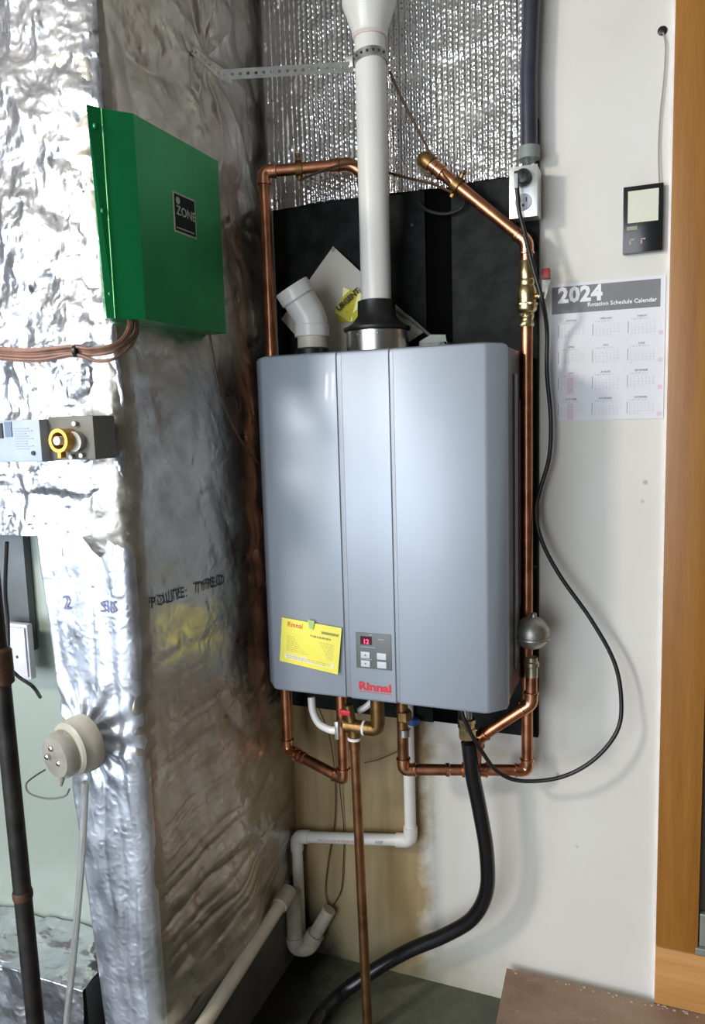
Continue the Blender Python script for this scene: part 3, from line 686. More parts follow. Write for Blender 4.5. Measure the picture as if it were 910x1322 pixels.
# wire bundle out of the box
wb = thing('wire_bundle', P(60, 455, -0.67), 'bundle of brown control wires running left from under the green box', 'wires')
def b_off(i, n): a = 2 * math.pi * i / n; return V((0.002 * math.cos(a), 0.004 * math.cos(a * 1.7), 0.005 * math.sin(a)))
pathb = [PX(173, 410, -0.29), PX(170, 430, -0.285) , P(150, 447, -0.635), P(120, 455, -0.65), P(95, 453, -0.655), P(40, 457, -0.66), P(-20, 452, -0.66), P(-80, 450, -0.65)]
for i in range(9):
    o_ = b_off(i, 9); rr = random.Random(i)
    pts = [p + o_ * (1.0 + 0.4 * math.sin(k * 1.3 + i)) + (V((0, 0.004 * (i - 4), 0)) if k < 2 else V((0, 0, 0))) for k, p in enumerate(pathb)]
    if i >= 7: pts = [pathb[0] + o_ * 2 + V((0, 0.012, 0)), PX(172, 440, -0.287) + o_, P(150, 462, -0.64), P(125, 466, -0.65), P(95, 455, -0.655) + o_, P(40, 462, -0.66) + o_, P(-80, 452, -0.65) + o_]
    MB().tube(spline(pts, 7), 0.0024, 7).build('wire', 'wirebrown', wb)
c_ = P(99, 453, -0.655); MB().lathe([(0.0088, -0.003), (0.0098, -0.0025), (0.0098, 0.0025), (0.0088, 0.003)], c_, (1, 0.1, 0), 16).build('cable_tie', 'black', wb)
tag(MB().tube(spline([PX(270, 427, -0.268), PX(274, 455, -0.264), PX(284, 505, -0.262), PX(300, 548, -0.262), PX(322, 585, -0.260), PX(342, 606, -0.258)]), 0.0022, 7).build('thermostat_wire', 'wirethin'),
    'thin brown wire pair running from the green box down behind the water heater', 'wire')

# ------------------------------------------------------------------ damper actuator on the duct front
da = thing('damper_actuator', P(60, 595, -0.66), 'grey damper motor with an orange brass clamp ring on the foil duct front', 'actuator')
A0, A1 = P(-12, 600, -0.665), P(52, 541, -0.665)
B1 = P(111, 541, -0.665)
MB().box((A0.x, -0.668, A0.z + 0.004), (A1.x, -0.598, A1.z), 0.003).build('housing', 'actwhite', da)
MB().box((A1.x, -0.650, A0.z + 0.006), (B1.x, -0.598, A1.z + 0.003), 0.003).build('clamp_plate', 'actgrey', da)
q0, q1 = P(8, 572, -0.6685), P(28, 543, -0.6685)
MB().box((q0.x, -0.6695, q0.z + 0.010), (q0.x + 0.014, -0.6682, q1.z - 0.001)).build('nameplate', mat('slate_label', (0.14, 0.20, 0.28), 0.5), da, False)
q = P(2, 556, -0.669); MB().box((q.x - 0.012, -0.6700, q.z - 0.012), (q.x + 0.002, -0.668, q.z + 0.012)).build('slot', 'ink', da, False)
q = P(43, 585, -0.669); MB().cyl((q.x, -0.6705, q.z), (q.x, -0.668, q.z), 0.0035).build('button', 'ink', da)
lbm = MB()
for k in range(9): lbm.box((q0.x + 0.018, -0.6690, q0.z + 0.0 - k * 0.004 + 0.022), (q0.x + 0.018 + 0.03 + 0.008 * math.sin(k * 2), -0.6681, q0.z + 0.0012 - k * 0.004 + 0.022))
lbm.build('printed_lines', mat('pale_print', (0.36, 0.40, 0.48), 0.6), da, False)
c_ = P(76, 569, -0.675)
MB().lathe([(0.013, 0), (0.0185, 0), (0.0185, 0.026), (0.013, 0.026), (0.013, 0)], (c_.x, -0.677, c_.z), (0, 1, 0), 28, cap=False).build('clamp_ring', 'orangebrass', da)
MB().box((c_.x - 0.0035, -0.677, c_.z - 0.027), (c_.x + 0.0035, -0.665, c_.z - 0.017), 0.001).build('ring_lug', 'orangebrass', da)
MB().cyl((c_.x, -0.680, c_.z), (c_.x, -0.640, c_.z), 0.0068).build('shaft', 'white', da)
g1 = P(98, 570, -0.655)
MB().cyl((g1.x, -0.662, g1.z), (g1.x, -0.648, g1.z), 0.016).build('gear_cap', 'steel_dark', da)
for k, (a, b) in enumerate(((96, 547), (92, 590), (105, 588))):
    q = P(a, b, -0.655); MB().cyl((q.x, -0.657, q.z), (q.x, -0.649, q.z), 0.004, seg=6).build('bolt', 'steel_dark', da)

# ------------------------------------------------------------------ air switch on the duct front
asw = thing('pressure_switch', P(110, 1010, -0.62), 'round dusty plastic pressure switch on the lower front of the foil duct', 'switch')
c0 = P(112, 957, -0.602); axd = V((-0.25, -1, -0.05)).normalized()
MB().lathe([(0.050, 0), (0.050, 0.018), (0.047, 0.022), (0.047, 0.034), (0.043, 0.038), (0.010, 0.040)], c0, axd, 36).build('housing', mat('beige_plastic', (0.47, 0.44, 0.36), 0.45, 0, 0.12), asw)
c1 = c0 + axd * 0.034
MB().lathe([(0.040, 0), (0.041, 0.016), (0.035, 0.026), (0.018, 0.029), (0.004, 0.029)], c1 + V((-0.004, 0, -0.004)), axd, 36).build('clear_cap', 'clear', asw)
for a, b in ((-0.014, -0.002), (0.010, -0.010), (-0.004, 0.014)):
    q = c1 + axd * 0.026 + V((a, 0, b)); MB().lathe([(0.005, 0), (0.005, 0.006), (0.003, 0.008)], q, axd, 12).build('terminal', 'steel', asw)
q = c1 + axd * 0.016 + V((0.0, 0, -0.034)); MB().cyl(q, q + V((-0.004, -0.004, -0.022)), 0.007, 0.004).build('tube_barb', 'clear', asw)
tag(MB().tube(spline([P(90, 1018, -0.68), P(83, 1028, -0.69), P(60, 1031, -0.69), P(38, 1024, -0.68), P(34, 1012, -0.66), P(45, 1002, -0.62), P(58, 994, -0.585)], 8), 0.0016, 6).build('sensor_wire', mat('grey_wire', (0.13, 0.12, 0.10), 0.5)),
    'thin grey wire loop curling left of the round plastic switch', 'wire')
tag(MB().tube(spline([P(110, 1010, -0.64), P(106, 1100, -0.633), P(98, 1200, -0.633), P(88, 1300, -0.64), P(84, 1345, -0.65)], 8), 0.0062, 10).build('clear_tube', 'cleartube'),
    'limp clear plastic tube hanging down from the round plastic switch', 'tube')

# ------------------------------------------------------------------ water heater
HX0, HX1, HZ0, HZ1, HY = -0.2225, 0.2125, 0.788, 1.458, -0.2735
OX0, OX1, OY = -0.2505, 0.2435, -0.240
wh = thing('water_heater', (0, -0.14, HZ0), 'silver-grey tankless water heater hung on the black board', 'water heater')
def plan(xs, y):
    return [(x, y) for x in xs]
# front cover: plan outline with two grooves, lofted up with rounded top and bottom edges
G = [(-0.067, -0.055), (0.0365, 0.0462)]
prof = [(OX0, -0.222), (OX0, OY), (HX0 - 0.004, HY + 0.0035), (HX0 + 0.002, HY)]
for a, b in G: prof += [(a, HY), (a + 0.002, HY + 0.004), (b - 0.002, HY + 0.004), (b, HY)]
prof += [(HX1 - 0.002, HY), (HX1 + 0.004, HY + 0.0035), (OX1, OY), (OX1, -0.222)]
def shr(z, k):      # pull outline in by k towards the body centre
    return [V((x - math.copysign(k, x) * (abs(x) > 0.2), y + k if y < -0.2 else y, z)) for x, y in prof]
cv = MB()
lv = [shr(HZ0, 0.006), shr(HZ0 + 0.002, 0.002), shr(HZ0 + 0.006, 0), shr(HZ1 - 0.008, 0), shr(HZ1 - 0.003, 0.002), shr(HZ1, 0.008)]
cv.loft(lv); fc = cv.build('front_cover', 'silver', wh)
gr = MB()
for a, b in G: gr.box((a + 0.0018, HY + 0.0030, HZ0 + 0.006), (b - 0.0018, HY + 0.0052, HZ1 - 0.008))
gr.build('cover_groove', 'silver_dark', wh, False)
MB().box((-0.247, -0.2215, HZ0 + 0.003), (0.2400, -0.040, HZ1 - 0.004), 0.004).build('case', 'body', wh)
for x in (0.2401,):
    MB().box((x, -0.150, HZ0 + 0.05), (x + 0.004, -0.120, HZ1 - 0.05), 0.0015).build('side_rail', 'silver_dark', wh)
    MB().box((x, -0.100, 0.95), (x + 0.002, -0.055, 1.36), 0.001).build('side_label', mat('dark_label', (0.035, 0.02, 0.02), 0.5), wh)
MB().box((-0.17, -0.040, HZ0 + 0.05), (0.17, -0.017, HZ0 + 0.35)).build('wall_bracket', 'galv', wh, False)
# small bracket above the top
q0, q1 = P(545, 440, -0.10), P(577, 431, -0.10)
MB().poly([P(541, 445, -0.10), P(541, 441, -0.10), P(556, 432, -0.10), P(575, 432, -0.10), P(577, 445, -0.10)], (0, 0.002, 0)).build('top_bracket', 'greyplastic', wh, False)
MB().poly([P(541, 443, -0.10), P(577, 441, -0.10), P(577, 452, -0.10), P(541, 452, -0.10)], (0, 0.05, 0)).build('top_bracket', 'greyplastic', wh, False)
# control panel
def HP(px, py, lift=0.0): return P(px, py, HY - lift)
pa, pb_ = HP(459, 815.5), HP(506, 868)
cp = MB().box((pa.x + 0.0, HY - 0.0012, pb_.z + 0.003), (pb_.x + 0.0, HY + 0.001, pa.z - 0.0), 0.0008).build('control_panel', 'panelgrey', wh)
PW0, PW1, PZ0_, PZ1_ = pa.x, pb_.x, pb_.z + 0.003, pa.z; pw = PW1 - PW0; ph = PZ1_ - PZ0_
def pbx(u0, v0, u1, v1, d, n, mt, bev=0.0006, par=cp):
    return MB().box((PW0 + pw * u0, HY - 0.0012 - d, PZ1_ - ph * v1), (PW0 + pw * u1, HY - 0.0010, PZ1_ - ph * v0), bev).build(n, mt, par)
dsp = pbx(0.14, 0.10, 0.46, 0.33, 0.0006, 'display', 'display', 0)
flat_text('display_digits', '12', 0.0125, (PW0 + pw * 0.30, HY - 0.0022, PZ1_ - ph * 0.30), (1, 0, 0), (0, 0, 1), 'led', cp, offset=0.0002, align='CENTER')
for (u, v) in ((0.14, 0.53), (0.14, 0.77), (0.60, 0.53), (0.60, 0.77)):
    bt_ = pbx(u, v, u + 0.26, v + 0.18, 0.0016, 'button', 'button')
gm = MB()
for (u, v, s) in ((0.27, 0.62, 1), (0.27, 0.86, -1)):
    cx_, cz_ = PW0 + pw * u, PZ1_ - ph * v; k = 0.0022
    gm.poly([(cx_ - k, HY - 0.0030, cz_ - k * s * 0.7), (cx_ + k, HY - 0.0030, cz_ - k * s * 0.7), (cx_, HY - 0.0030, cz_ + k * s)], (0, -0.0002, 0))
gm.build('arrow_marks', 'panelgrey', cp, False)
gm = MB()
for (u0, u1, v) in ((0.14, 0.52, 0.40), (0.63, 0.78, 0.16), (0.12, 0.44, 0.74), (0.40, 0.46, 0.05)):
    uu = u0
    while uu < u1: quad_card(gm, (PW0, HY - 0.0014, PZ1_), (1, 0, 0), (0, 0, 1), pw * uu, -ph * v - 0.0008, pw * (uu + 0.028), -ph * v + 0.0008, 0.0002); uu += 0.042
tag(gm.build('panel_marks', 'faintink', cp, False), kind='stuff')
# maker's lettering
ta, tb = HP(463, 890), HP(505, 896)
vs, fs = text_pts('Rinnai', 1.0, 0.02); wtx = max(v[0] for v in vs)
sz = (tb.x - ta.x) / wtx
flat_text('maker_lettering', 'Rinnai', sz * 1.0, (ta.x, HY - 0.0004, HP(463, 889.5).z), (1, 0, 0), (0, 0, 0.82), 'red', wh, offset=sz * 0.045)
um = MB().box((ta.x + 0.001, HY - 0.0005, HP(463, 889.5).z - 0.0045), (tb.x, HY + 0.0005, HP(463, 889.5).z - 0.0035)); um.build('underline', 'red', wh, False)
# exhaust collar
cxv = -0.036; cyv = -0.125
MB().lathe([(0.058, 0), (0.0625, 0.002), (0.0625, 0.048), (0.0595, 0.050), (0.030, 0.052)], (cxv, cyv, HZ1 - 0.002), seg=44).build('exhaust_collar', 'steel', wh)
for a in (-1.9, -1.2): MB().sphere((cxv + 0.0625 * math.cos(a), cyv + 0.0625 * math.sin(a), HZ1 + 0.038), 0.002, (1, 1, 1), 10, 6).build('rivet', 'steel_dark', wh)
# intake socket gasket
ex, ey = P(403, 440, -0.13).x, -0.13
MB().lathe([(0.036, 0), (0.036, 0.020), (0.030, 0.024)], (ex, ey, HZ1 - 0.001), seg=32).build('intake_gasket', 'black', wh)

# ------------------------------------------------------------------ vents
vp = thing('vent_pipe', (cxv, cyv, 1.505), 'tall white plastic vent pipe rising from the steel collar of the heater', 'pipe')
MB().lathe([(0.0660, 0.0), (0.0675, 0.003), (0.0675, 0.006), (0.060, 0.009), (0.047, 0.018), (0.0385, 0.030), (0.0375, 0.058), (0.034, 0.060)], (cxv, cyv, HZ1 + 0.048), seg=44).build('rubber_boot', 'black', vp)
zvt = P(483, 45, cyv).z
MB().cyl((cxv, cyv, HZ1 + 0.09), (cxv, cyv, zvt + 0.04), 0.0302, seg=40).build('pipe', 'pvc', vp)
MB().lathe([(0.0302, -0.004), (0.0345, 0.0), (0.0355, 0.010), (0.0460, 0.040), (0.052, 0.055), (0.053, 0.42), (0.05, 0.425)], (cxv, cyv, zvt), seg=44).build('reducer', 'pvc', vp)
MB().lathe([(0.0303, 0), (0.0312, 0.0002), (0.0312, 0.0012), (0.0303, 0.0014)], (cxv, cyv, zvt - 0.006), seg=40).build('primer_ring', mat('primer_red', (0.7, 0.35, 0.3), 0.5), vp)

el = thing('intake_elbow', (ex, ey, HZ1 + 0.02), 'short white plastic 45 degree elbow on the heater left of the vent pipe', 'pipe fitting')
zh = HZ1 + 0.022
MB().cyl((ex, ey, zh - 0.004), (ex, ey, zh + 0.026), 0.0305, seg=36).build('stub', mat('cream_pvc', (0.66, 0.61, 0.50), 0.4), el)
dirv = (P(378, 358, -0.155) - P(401, 395, -0.135)).normalized()
k0 = V((ex, ey, zh + 0.024)); k1 = V((ex, ey, zh + 0.060)); k2 = k1 + dirv * 0.062
ptsE = fillet([k0, k1, k2], 0.03, 8)
MB().tube(ptsE, 0.0340, 36, cap=True).build('bend', 'pvc', el)
MB().lathe([(0.034, -0.004), (0.0375, 0.0), (0.0375, 0.024), (0.0365, 0.026), (0.0315, 0.026), (0.031, 0.004), (0.001, 0.003)], k2 - dirv * 0.012, dirv, 36).build('socket', 'pvc', el)
MB().lathe([(0.034, -0.001), (0.0360, 0.0), (0.0360, 0.022), (0.034, 0.024)], k0, (0, 0, 1), 36).build('socket', 'pvc', el)

# perforated strap and clamp
hs = thing('hanger_strap', P(285, 95, -0.2), 'perforated galvanised hanger strap from the foil duct to the vent pipe clamp', 'strap')
zs = P(470, 78, -0.13).z
q_ = PX(250, 64, -0.300); s0 = duct_surf(y=q_.y, z=q_.z, lift=0.004); s1 = PX(284, 97, -0.285)
s2 = P(456, 86, cyv - 0.014)
def strap(mb, a, b, wid, n, wv):
    # strip with square-ish round holes punched at a steady pitch
    a, b, wv = V(a), V(b), V(wv).normalized(); L = (b - a).length; u = (b - a).normalized(); nn = u.cross(wv).normalized() * 0.0006
    pitch = L / n; r = wid * 0.17
    for i in range(n):
        x0_ = i * pitch; cx_ = x0_ + pitch / 2; ringo = []; ringi = []
        for k in range(16):
            an = 2 * math.pi * k / 16; c, s = math.cos(an), math.sin(an); mm = max(abs(c), abs(s))
            ringo.append(a + u * (cx_ + c / mm * pitch / 2) + wv * (s / mm * wid / 2)); ringi.append(a + u * (cx_ + c * r) + wv * (s * r))
        f = lambda L_, o_: [mb.bm.verts.new(p + o_) for p in L_]
        of, if_, ob, ib = f(ringo, nn), f(ringi, nn), f(ringo, -nn), f(ringi, -nn)
        for k in range(16):
            j = (k + 1) % 16
            mb.bm.faces.new((of[k], of[j], if_[j], if_[k])); mb.bm.faces.new((ob[j], ob[k], ib[k], ib[j]))
            mb.bm.faces.new((if_[k], if_[j], ib[j], ib[k])); mb.bm.faces.new((of[j], of[k], ob[k], ob[j]))
    return mb
strap(MB(), s1, s2, 0.019, 17, (0, 0, 1)).build('strip', 'galv', hs, False)
strap(MB(), s0, s1, 0.019, 6, (0.1, 0.6, 0.8)).build('strip', 'steel_dark', hs, False)
MB().sphere(s0, 0.005, (0.5, 1, 1), 12, 8).build('screw', 'steel', hs)
vc = thing('vent_clamp', (cxv, cyv, zs), 'steel band clamp round the white vent pipe below its wider top', 'clamp')
MB().lathe([(0.0305, -0.009), (0.0325, -0.009), (0.0325, 0.009), (0.0305, 0.009), (0.0305, -0.009)], (cxv, cyv, zs), (-0.12, 0.12, 1), 40, cap=False).build('band', 'steel_dark', vc)
for k in range(7):
    a = -2.5 + k * 0.36; p = V((cxv + 0.0327 * math.cos(a), cyv + 0.0327 * math.sin(a), zs + 0.12 * 0.0327 * math.cos(a) - .12 * .0327 * math.sin(a)))
    MB().sphere(p, 0.0026, (1, 1, 1), 8, 6).build('hole', 'ink', vc)
MB().box((cxv - 0.045, cyv - 0.018, zs - 0.012), (cxv - 0.030, cyv - 0.006, zs + 0.008), 0.001).build('tab', 'galv', vc)

# paper pouch and yellow tag
dpch = thing('document_pouch', P(440, 440, -0.03), 'cream document pouch hung cornerwise on the black board behind the vents', 'pouch')
yy0 = -0.032
MB().poly([P(430, 318, yy0), P(363, 412, yy0), P(440, 500, yy0), P(548, 428, yy0)], (0, 0.003, 0)).build('sheets', 'pouch', dpch, False)
c_ = P(430, 322, yy0 - 0.001)
MB().cyl(c_, c_ + V((0, 0.010, 0)), 0.005, seg=12).build('eyelet', 'steel', dpch)
MB().tube([P(512, 400, yy0 - 0.003), P(530, 412, yy0 - 0.004), P(556, 434, yy0 - 0.004)], [0.004, 0.0045, 0.003], 8).build('rolled_edge', 'greyplastic', dpch)
yt = thing('yellow_tag', P(452, 415, -0.04), 'crumpled yellow warning tag with black letters beside the base of the vent pipe', 'tag')
yy1 = -0.040
tagpts = [(443, 371), (452, 374), (463, 376), (472, 385), (474, 402), (467, 411), (452, 416), (437, 415), (432, 403), (434, 395), (442, 384)]
MB().poly([P(a, b, yy1 + 0.004 * math.sin(i * 2.1)) for i, (a, b) in enumerate(tagpts)], (0, 0.001, 0)).build('tag_sheet', 'yellow2', yt, False)
o_ = P(437, 402, yy1 - 0.006); e_ = P(464, 377, yy1 - 0.006); X_d = (e_ - o_); ln = X_d.length; X_d.normalize()
Y_d = V((-X_d.z, 0, X_d.x)); Y_d = V((0, -1, 0)).cross(X_d) * -1
if Y_d.z < 0: Y_d = -Y_d
flat_text('tag_lettering', 'URGENT', 0.0165, o_, X_d, Y_d, 'ink', yt, offset=0.0006, space=0.95)

# ------------------------------------------------------------------ copper pipework
def ring(mb, p, d, r, h=0.003):
    d = V(d).normalized(); return mb.lathe([(r - 0.002, -h), (r, -h * 0.6), (r, h * 0.6), (r - 0.002, h)], p, d, 18)
def elbow(name, a, b, c, r, par, mt='copper_bright', L=0.024):
    a, b, c = V(a), V(b), V(c); u = (a - b).normalized(); v = (c - b).normalized()
    mb = MB().tube(fillet([b + u * L, b, b + v * L], L * 0.85, 7), r, 16)
    ring(mb, b + u * L, u, r + 0.0016, 0.0028); ring(mb, b + v * L, v, r + 0.0016, 0.0028)
    return mb.build(name, mt, par)
RC = 0.0120
# left riser: from the top crossing, down beside the heater and under it
xl_, yl_ = P(341, 330, -0.115).x, -0.115
A_ = P(372, 968, -0.115)
top = P(340, 222, -0.115); tr = P(452, 212, -0.055); bk = P(480, 232, -0.040)
xl_ = (top.x + A_.x) / 2
a0 = V((xl_, yl_, top.z)); a1 = V((xl_, yl_, A_.z)); a2 = P(444, 1006, -0.16); a3 = V((a2.x, a2.y, HZ0 + 0.01))
cl = thing('copper_pipe', a1, 'copper pipe rising beside the foil duct and crossing left to behind the white vent pipe', 'pipe')
MB().tube([a1, a0], RC, 16).build('riser', 'copper', cl)
MB().tube([a0, tr], RC, 16).build('crossing', 'copper', cl)
dn = V((P(483, 300, -0.040).x, -0.040, 1.53))
MB().tube(fillet([tr, bk, dn], 0.02), RC, 16).build('drop', 'copper_old', cl)
MB().tube([dn, V((dn.x, dn.y, HZ1 - 0.006))], RC, 16).build('drop', 'copper_old', cl)
elbow('elbow', a1 if False else a0 + V((0, 0, -1)), a0, tr, RC + 0.0017, cl)
elbow('elbow', a0, tr, bk, RC + 0.0017, cl, 'copper', 0.026)
cpp = a0 + (tr - a0) * 0.83; mbq = MB().tube([cpp - (tr - a0).normalized() * 0.012, cpp + (tr - a0).normalized() * 0.012], RC + 0.0017, 16); mbq.build('coupling', 'copper', cl)
elbow('elbow', a0, a1, a2, RC + 0.0017, cl)
MB().tube([a1, a2], RC, 16).build('lower_run', 'copper', cl)
for t in (0.22, 0.30, 0.86): 
    m1 = MB(); ring(m1, a1 + (a2 - a1) * t, a2 - a1, RC + 0.0026, 0.004); m1.build('solder_ring', 'copper_bright', cl)
elbow('elbow', a1, a2, a3, RC + 0.0017, cl)
MB().tube([a2, a3], RC, 16).build('heater_stub', 'copper', cl)

# right circuit: heater port - run - riser - valve - 45 - diagonal
b0 = P(522, 925, -0.14); b0.z = HZ0 + 0.01
b1 = P(521, 996, -0.14); b0.x = b1.x
b3 = P(682, 992, -0.062); zrun = (b1.z + b3.z) / 2; b1.z = zrun; b3.z = zrun
b4 = P(678, 312, -0.062); b4.x = (b3.x + b4.x) / 2; b3.x = b4.x
b5 = P(556, 212, -0.062)
cr_ = thing('copper_pipe', b3, 'copper pipe loop from under the heater to the riser and valve right of it', 'pipe')
MB().tube([b0, b1], RC, 16).build('heater_stub', 'copper_old', cr_)
MB().tube([b1, b3], RC, 16).build('lower_run', 'copper', cr_)
vz0, vz1 = P(680, 422, -0.062).z, P(680, 338, -0.062).z
MB().tube([b3, V((b4.x, b4.y, vz0))], RC, 16).build('riser', 'copper', cr_)
MB().tube([V((b4.x, b4.y, vz1)), b4], RC, 16).build('riser', 'copper_bright', cr_)
MB().tube([b4, b5], RC, 16).build('diagonal', 'copper', cr_)
MB().lathe([(0.0150, 0), (0.0165, 0.002), (0.0165, 0.020), (0.0145, 0.022)], P(522, 930, -0.14) , (0, 0, 1), 6).build('union_nut', 'brass_old', cr_, False)
MB().lathe([(0.0128, 0), (0.0138, 0.001), (0.0138, 0.016), (0.0128, 0.017)], P(522, 950, -0.14), (0, 0, 1), 18).build('solder_sleeve', 'steel', cr_)
elbow('elbow', b0, b1, b3, RC + 0.0017, cr_)
elbow('elbow', b1, b3, b4, RC + 0.0017, cr_)
elbow('elbow', b3, b4, b5, RC + 0.0017, cr_, 'copper_bright', 0.022)
for t in (0.36, 0.66):
    m1 = MB(); ring(m1, b1 + (b3 - b1) * t, b3 - b1, RC + 0.0026, 0.005); m1.build('coupling', 'copper_bright', cr_)
tp = P(612, 994, -0.1); tt = (tp.x - b1.x) / (b3.x - b1.x); tp = b1 + (b3 - b1) * tt
dru = (b3 - b1).normalized(); m1 = MB().tube([tp - dru * 0.024, tp + dru * 0.024], RC + 0.0022, 16)
ring(m1, tp - dru * 0.024, dru, RC + 0.004); ring(m1, tp + dru * 0.024, dru, RC + 0.004); m1.build('tee', 'copper_bright', cr_)
# end adapter at upper left of the diagonal
de = (b5 - b4).normalized()
m1 = MB().tube([b5 - de * 0.03, b5 + de * 0.006], RC + 0.0018, 16); ring(m1, b5 - de * 0.03, de, RC + 0.0035); ring(m1, b5 - de * 0.014, de, RC + 0.0035); m1.build('adapter', 'copper_bright', cr_)
MB().tube(fillet([b5 - de * 0.002, b5 + de * 0.018, b5 + de * 0.018 + V((-0.004, 0.036, -0.006))], 0.016), RC + 0.005, 16).build('wall_elbow', 'brass_old', cr_)
# arrestor branch
d0 = P(686, 862, -0.105); d1 = P(686, 908, -0.105); d0.x = d1.x; d2 = P(617, 953, -0.118)
MB().tube([d0, d1], RC, 16).build('branch', 'copper', cr_)
MB().tube([d1, d2], RC, 16).build('branch', 'copper', cr_)
MB().tube([d2, tp], RC, 16).build('branch', 'copper', cr_)
elbow('elbow', d0, d1, d2, RC + 0.0017, cr_, 'copper_bright', 0.022); elbow('elbow', d1, d2, tp, RC + 0.0017, cr_, 'copper', 0.018)

# ball valve
bvx, bvy = b4.x, b4.y
bv = thing('ball_valve', (bvx, bvy, vz0), 'brass ball valve with a red-tipped lever on the right copper riser', 'valve')
hv = vz1 - vz0; pf = [(0.0135, 0), (0.0145, 0.003), (0.0145, 0.008), (0.0130, 0.010), (0.0130, 0.016), (0.0145, 0.018), (0.0145, 0.024), (0.0135, 0.026)]
mb = MB().lathe([(r, h * hv / 0.125) for r, h in pf], (bvx, bvy, vz0), seg=8)
mb.build('union', 'brass', bv)
MB().lathe([(0.0135, 0.026), (0.0185, 0.030), (0.0200, 0.034), (0.0200, 0.043), (0.0180, 0.045), (0.0180, 0.050), (0.0195, 0.056), (0.0195, 0.066), (0.0170, 0.075), (0.0140, 0.079)], (bvx, bvy, vz0), seg=24).build('body', 'brass', bv)
MB().lathe([(0.0205, 0.040), (0.0218, 0.041), (0.0218, 0.044), (0.0205, 0.045)], (bvx, bvy, vz0), seg=6).build('hex_flange', 'brass', bv, False)
MB().lathe([(0.0145, 0.078), (0.0155, 0.081), (0.0155, 0.088), (0.0140, 0.090), (0.0150, 0.094), (0.0150, 0.101), (0.0135, hv), (0.0120, hv + 0.002)], (bvx, bvy, vz0), seg=16).build('union', 'brass', bv)
stz = vz0 + 0.056
MB().cyl((bvx, bvy, stz), (bvx + 0.030, bvy - 0.006, stz), 0.006, seg=12).build('stem', 'brass_old', bv)
MB().cyl((bvx + 0.026, bvy - 0.005, stz), (bvx + 0.034, bvy - 0.007, stz), 0.0075, seg=6).build('nut', 'steel', bv)
h0 = V((bvx + 0.031, bvy - 0.007, stz)); h1 = P(704, 362, bvy + 0.0)
MB().poly([h0 + V((0, 0, -0.008)), h0 + V((0.006, 0, -0.006)), h1 + V((0.009, 0, -0.002)), h1 + V((-0.006, 0, 0.002)), h0 + V((-0.004, 0, 0.006))], (0, -0.003, 0)).build('lever', 'galv', bv, False)
t0 = P(699, 359, bvy - 0.006); t1 = P(710, 346, bvy - 0.006)
MB().box((t0.x, bvy - 0.010, t0.z - 0.002), (t1.x, bvy + 0.004, t1.z), 0.002).build('grip', 'redcap', bv)

# water hammer arrestor
sx, sy, sz_ = d0.x + 0.0005, d0.y, P(688, 817, -0.105).z
ar = thing('hammer_arrestor', (sx, sy, d0.z), 'round grey metal water hammer arrestor ball right of the heater', 'arrestor')
MB().sphere((sx, sy, sz_), 0.0345, (1, 1, 0.97), 36, 22).build('ball', 'steel_dark', ar)
MB().lathe([(0.0340, -0.003), (0.0375, -0.0015), (0.0375, 0.0015), (0.0340, 0.003)], (sx, sy, sz_ - 0.008), (0.03, 0, 1), 40).build('seam_flange', 'steel_dark', ar)
MB().lathe([(0.006, -0.004), (0.006, 0.006), (0.004, 0.008)], (sx + 0.004, sy, sz_ + 0.033), seg=12).build('valve_cap', 'steel_dark', ar)
MB().lathe([(0.0125, 0), (0.0125, 0.020), (0.0150, 0.022), (0.0150, 0.030), (0.0120, 0.032), (0.0120, 0.040)], (sx, sy, d0.z - 0.018), seg=20).build('threaded_neck', mat('tinned_brass', (0.55, 0.50, 0.36), 0.35, 0.9, 0.3, 60), ar)
MB().lathe([(0.0130, 0), (0.0138, 0.001), (0.0138, 0.006), (0.0130, 0.007)], (sx, sy, d0.z + 0.006), seg=20).build('thread_tape', 'white', ar)

# ground clamps and their wires
def clamp(p, d, label, tilt):
    t = thing('ground_clamp', p, label, 'clamp', None)
    d = V(d).normalized(); m1 = MB().tube([V(p) - d * 0.007, V(p) + d * 0.007], RC + 0.0045, 14); m1.build('jaw', 'brass_old', t)
    up = V(tilt).normalized()
    MB().tube([V(p) + up * (RC + 0.002), V(p) + up * 0.027], 0.0045, 8).build('screw', 'brass_old', t)
    MB().sphere(V(p) + up * 0.026, 0.006, (1, 1, 0.7), 10, 8).build('screw_head', 'brass_old', t)
    MB().tube([V(p) - up * (RC + 0.001), V(p) - up * 0.023], 0.006, 8).build('lug', 'brass_old', t)
    return t
pL = a0 + (tr - a0) * ((P(386, 217, -0.09).x - a0.x) / (tr.x - a0.x))
clamp(pL, tr - a0, 'tarnished brass ground clamp on the crossing copper pipe left of the vent', (0, -0.1, 1))
pR = P(590, 240, -0.062); tR = (pR.x - b5.x) / (b4.x - b5.x); pR = b5 + (b4 - b5) * tR
clamp(pR, de, 'tarnished brass ground clamp on the diagonal copper pipe right of the vent', (0.5, -0.2, 0.75))
tag(MB().tube(spline([pR + V((-0.006, -0.012, -0.016)), P(560, 238, -0.07), P(535, 232, -0.06), P(505, 224, -0.06), P(470, 212, -0.072), P(440, 213, -0.080), P(405, 225, -0.10), pL + V((0.004, -0.004, -0.024))]), 0.0027, 7).build('bonding_wire', 'wirethin'),
    'brown bonding wire linking the two pipe clamps behind the vent pipe', 'wire')
tag(MB().tube(spline([P(503, 92, -0.095), P(515, 120, -0.085), P(530, 150, -0.075), P(546, 180, -0.07), P(562, 210, -0.070), pR + V((-0.012, -0.012, 0.004))]), 0.0026, 7).build('brown_wire', 'wirethin'),
    'brown wire slanting from the vent clamp down to the diagonal copper pipe', 'wire')
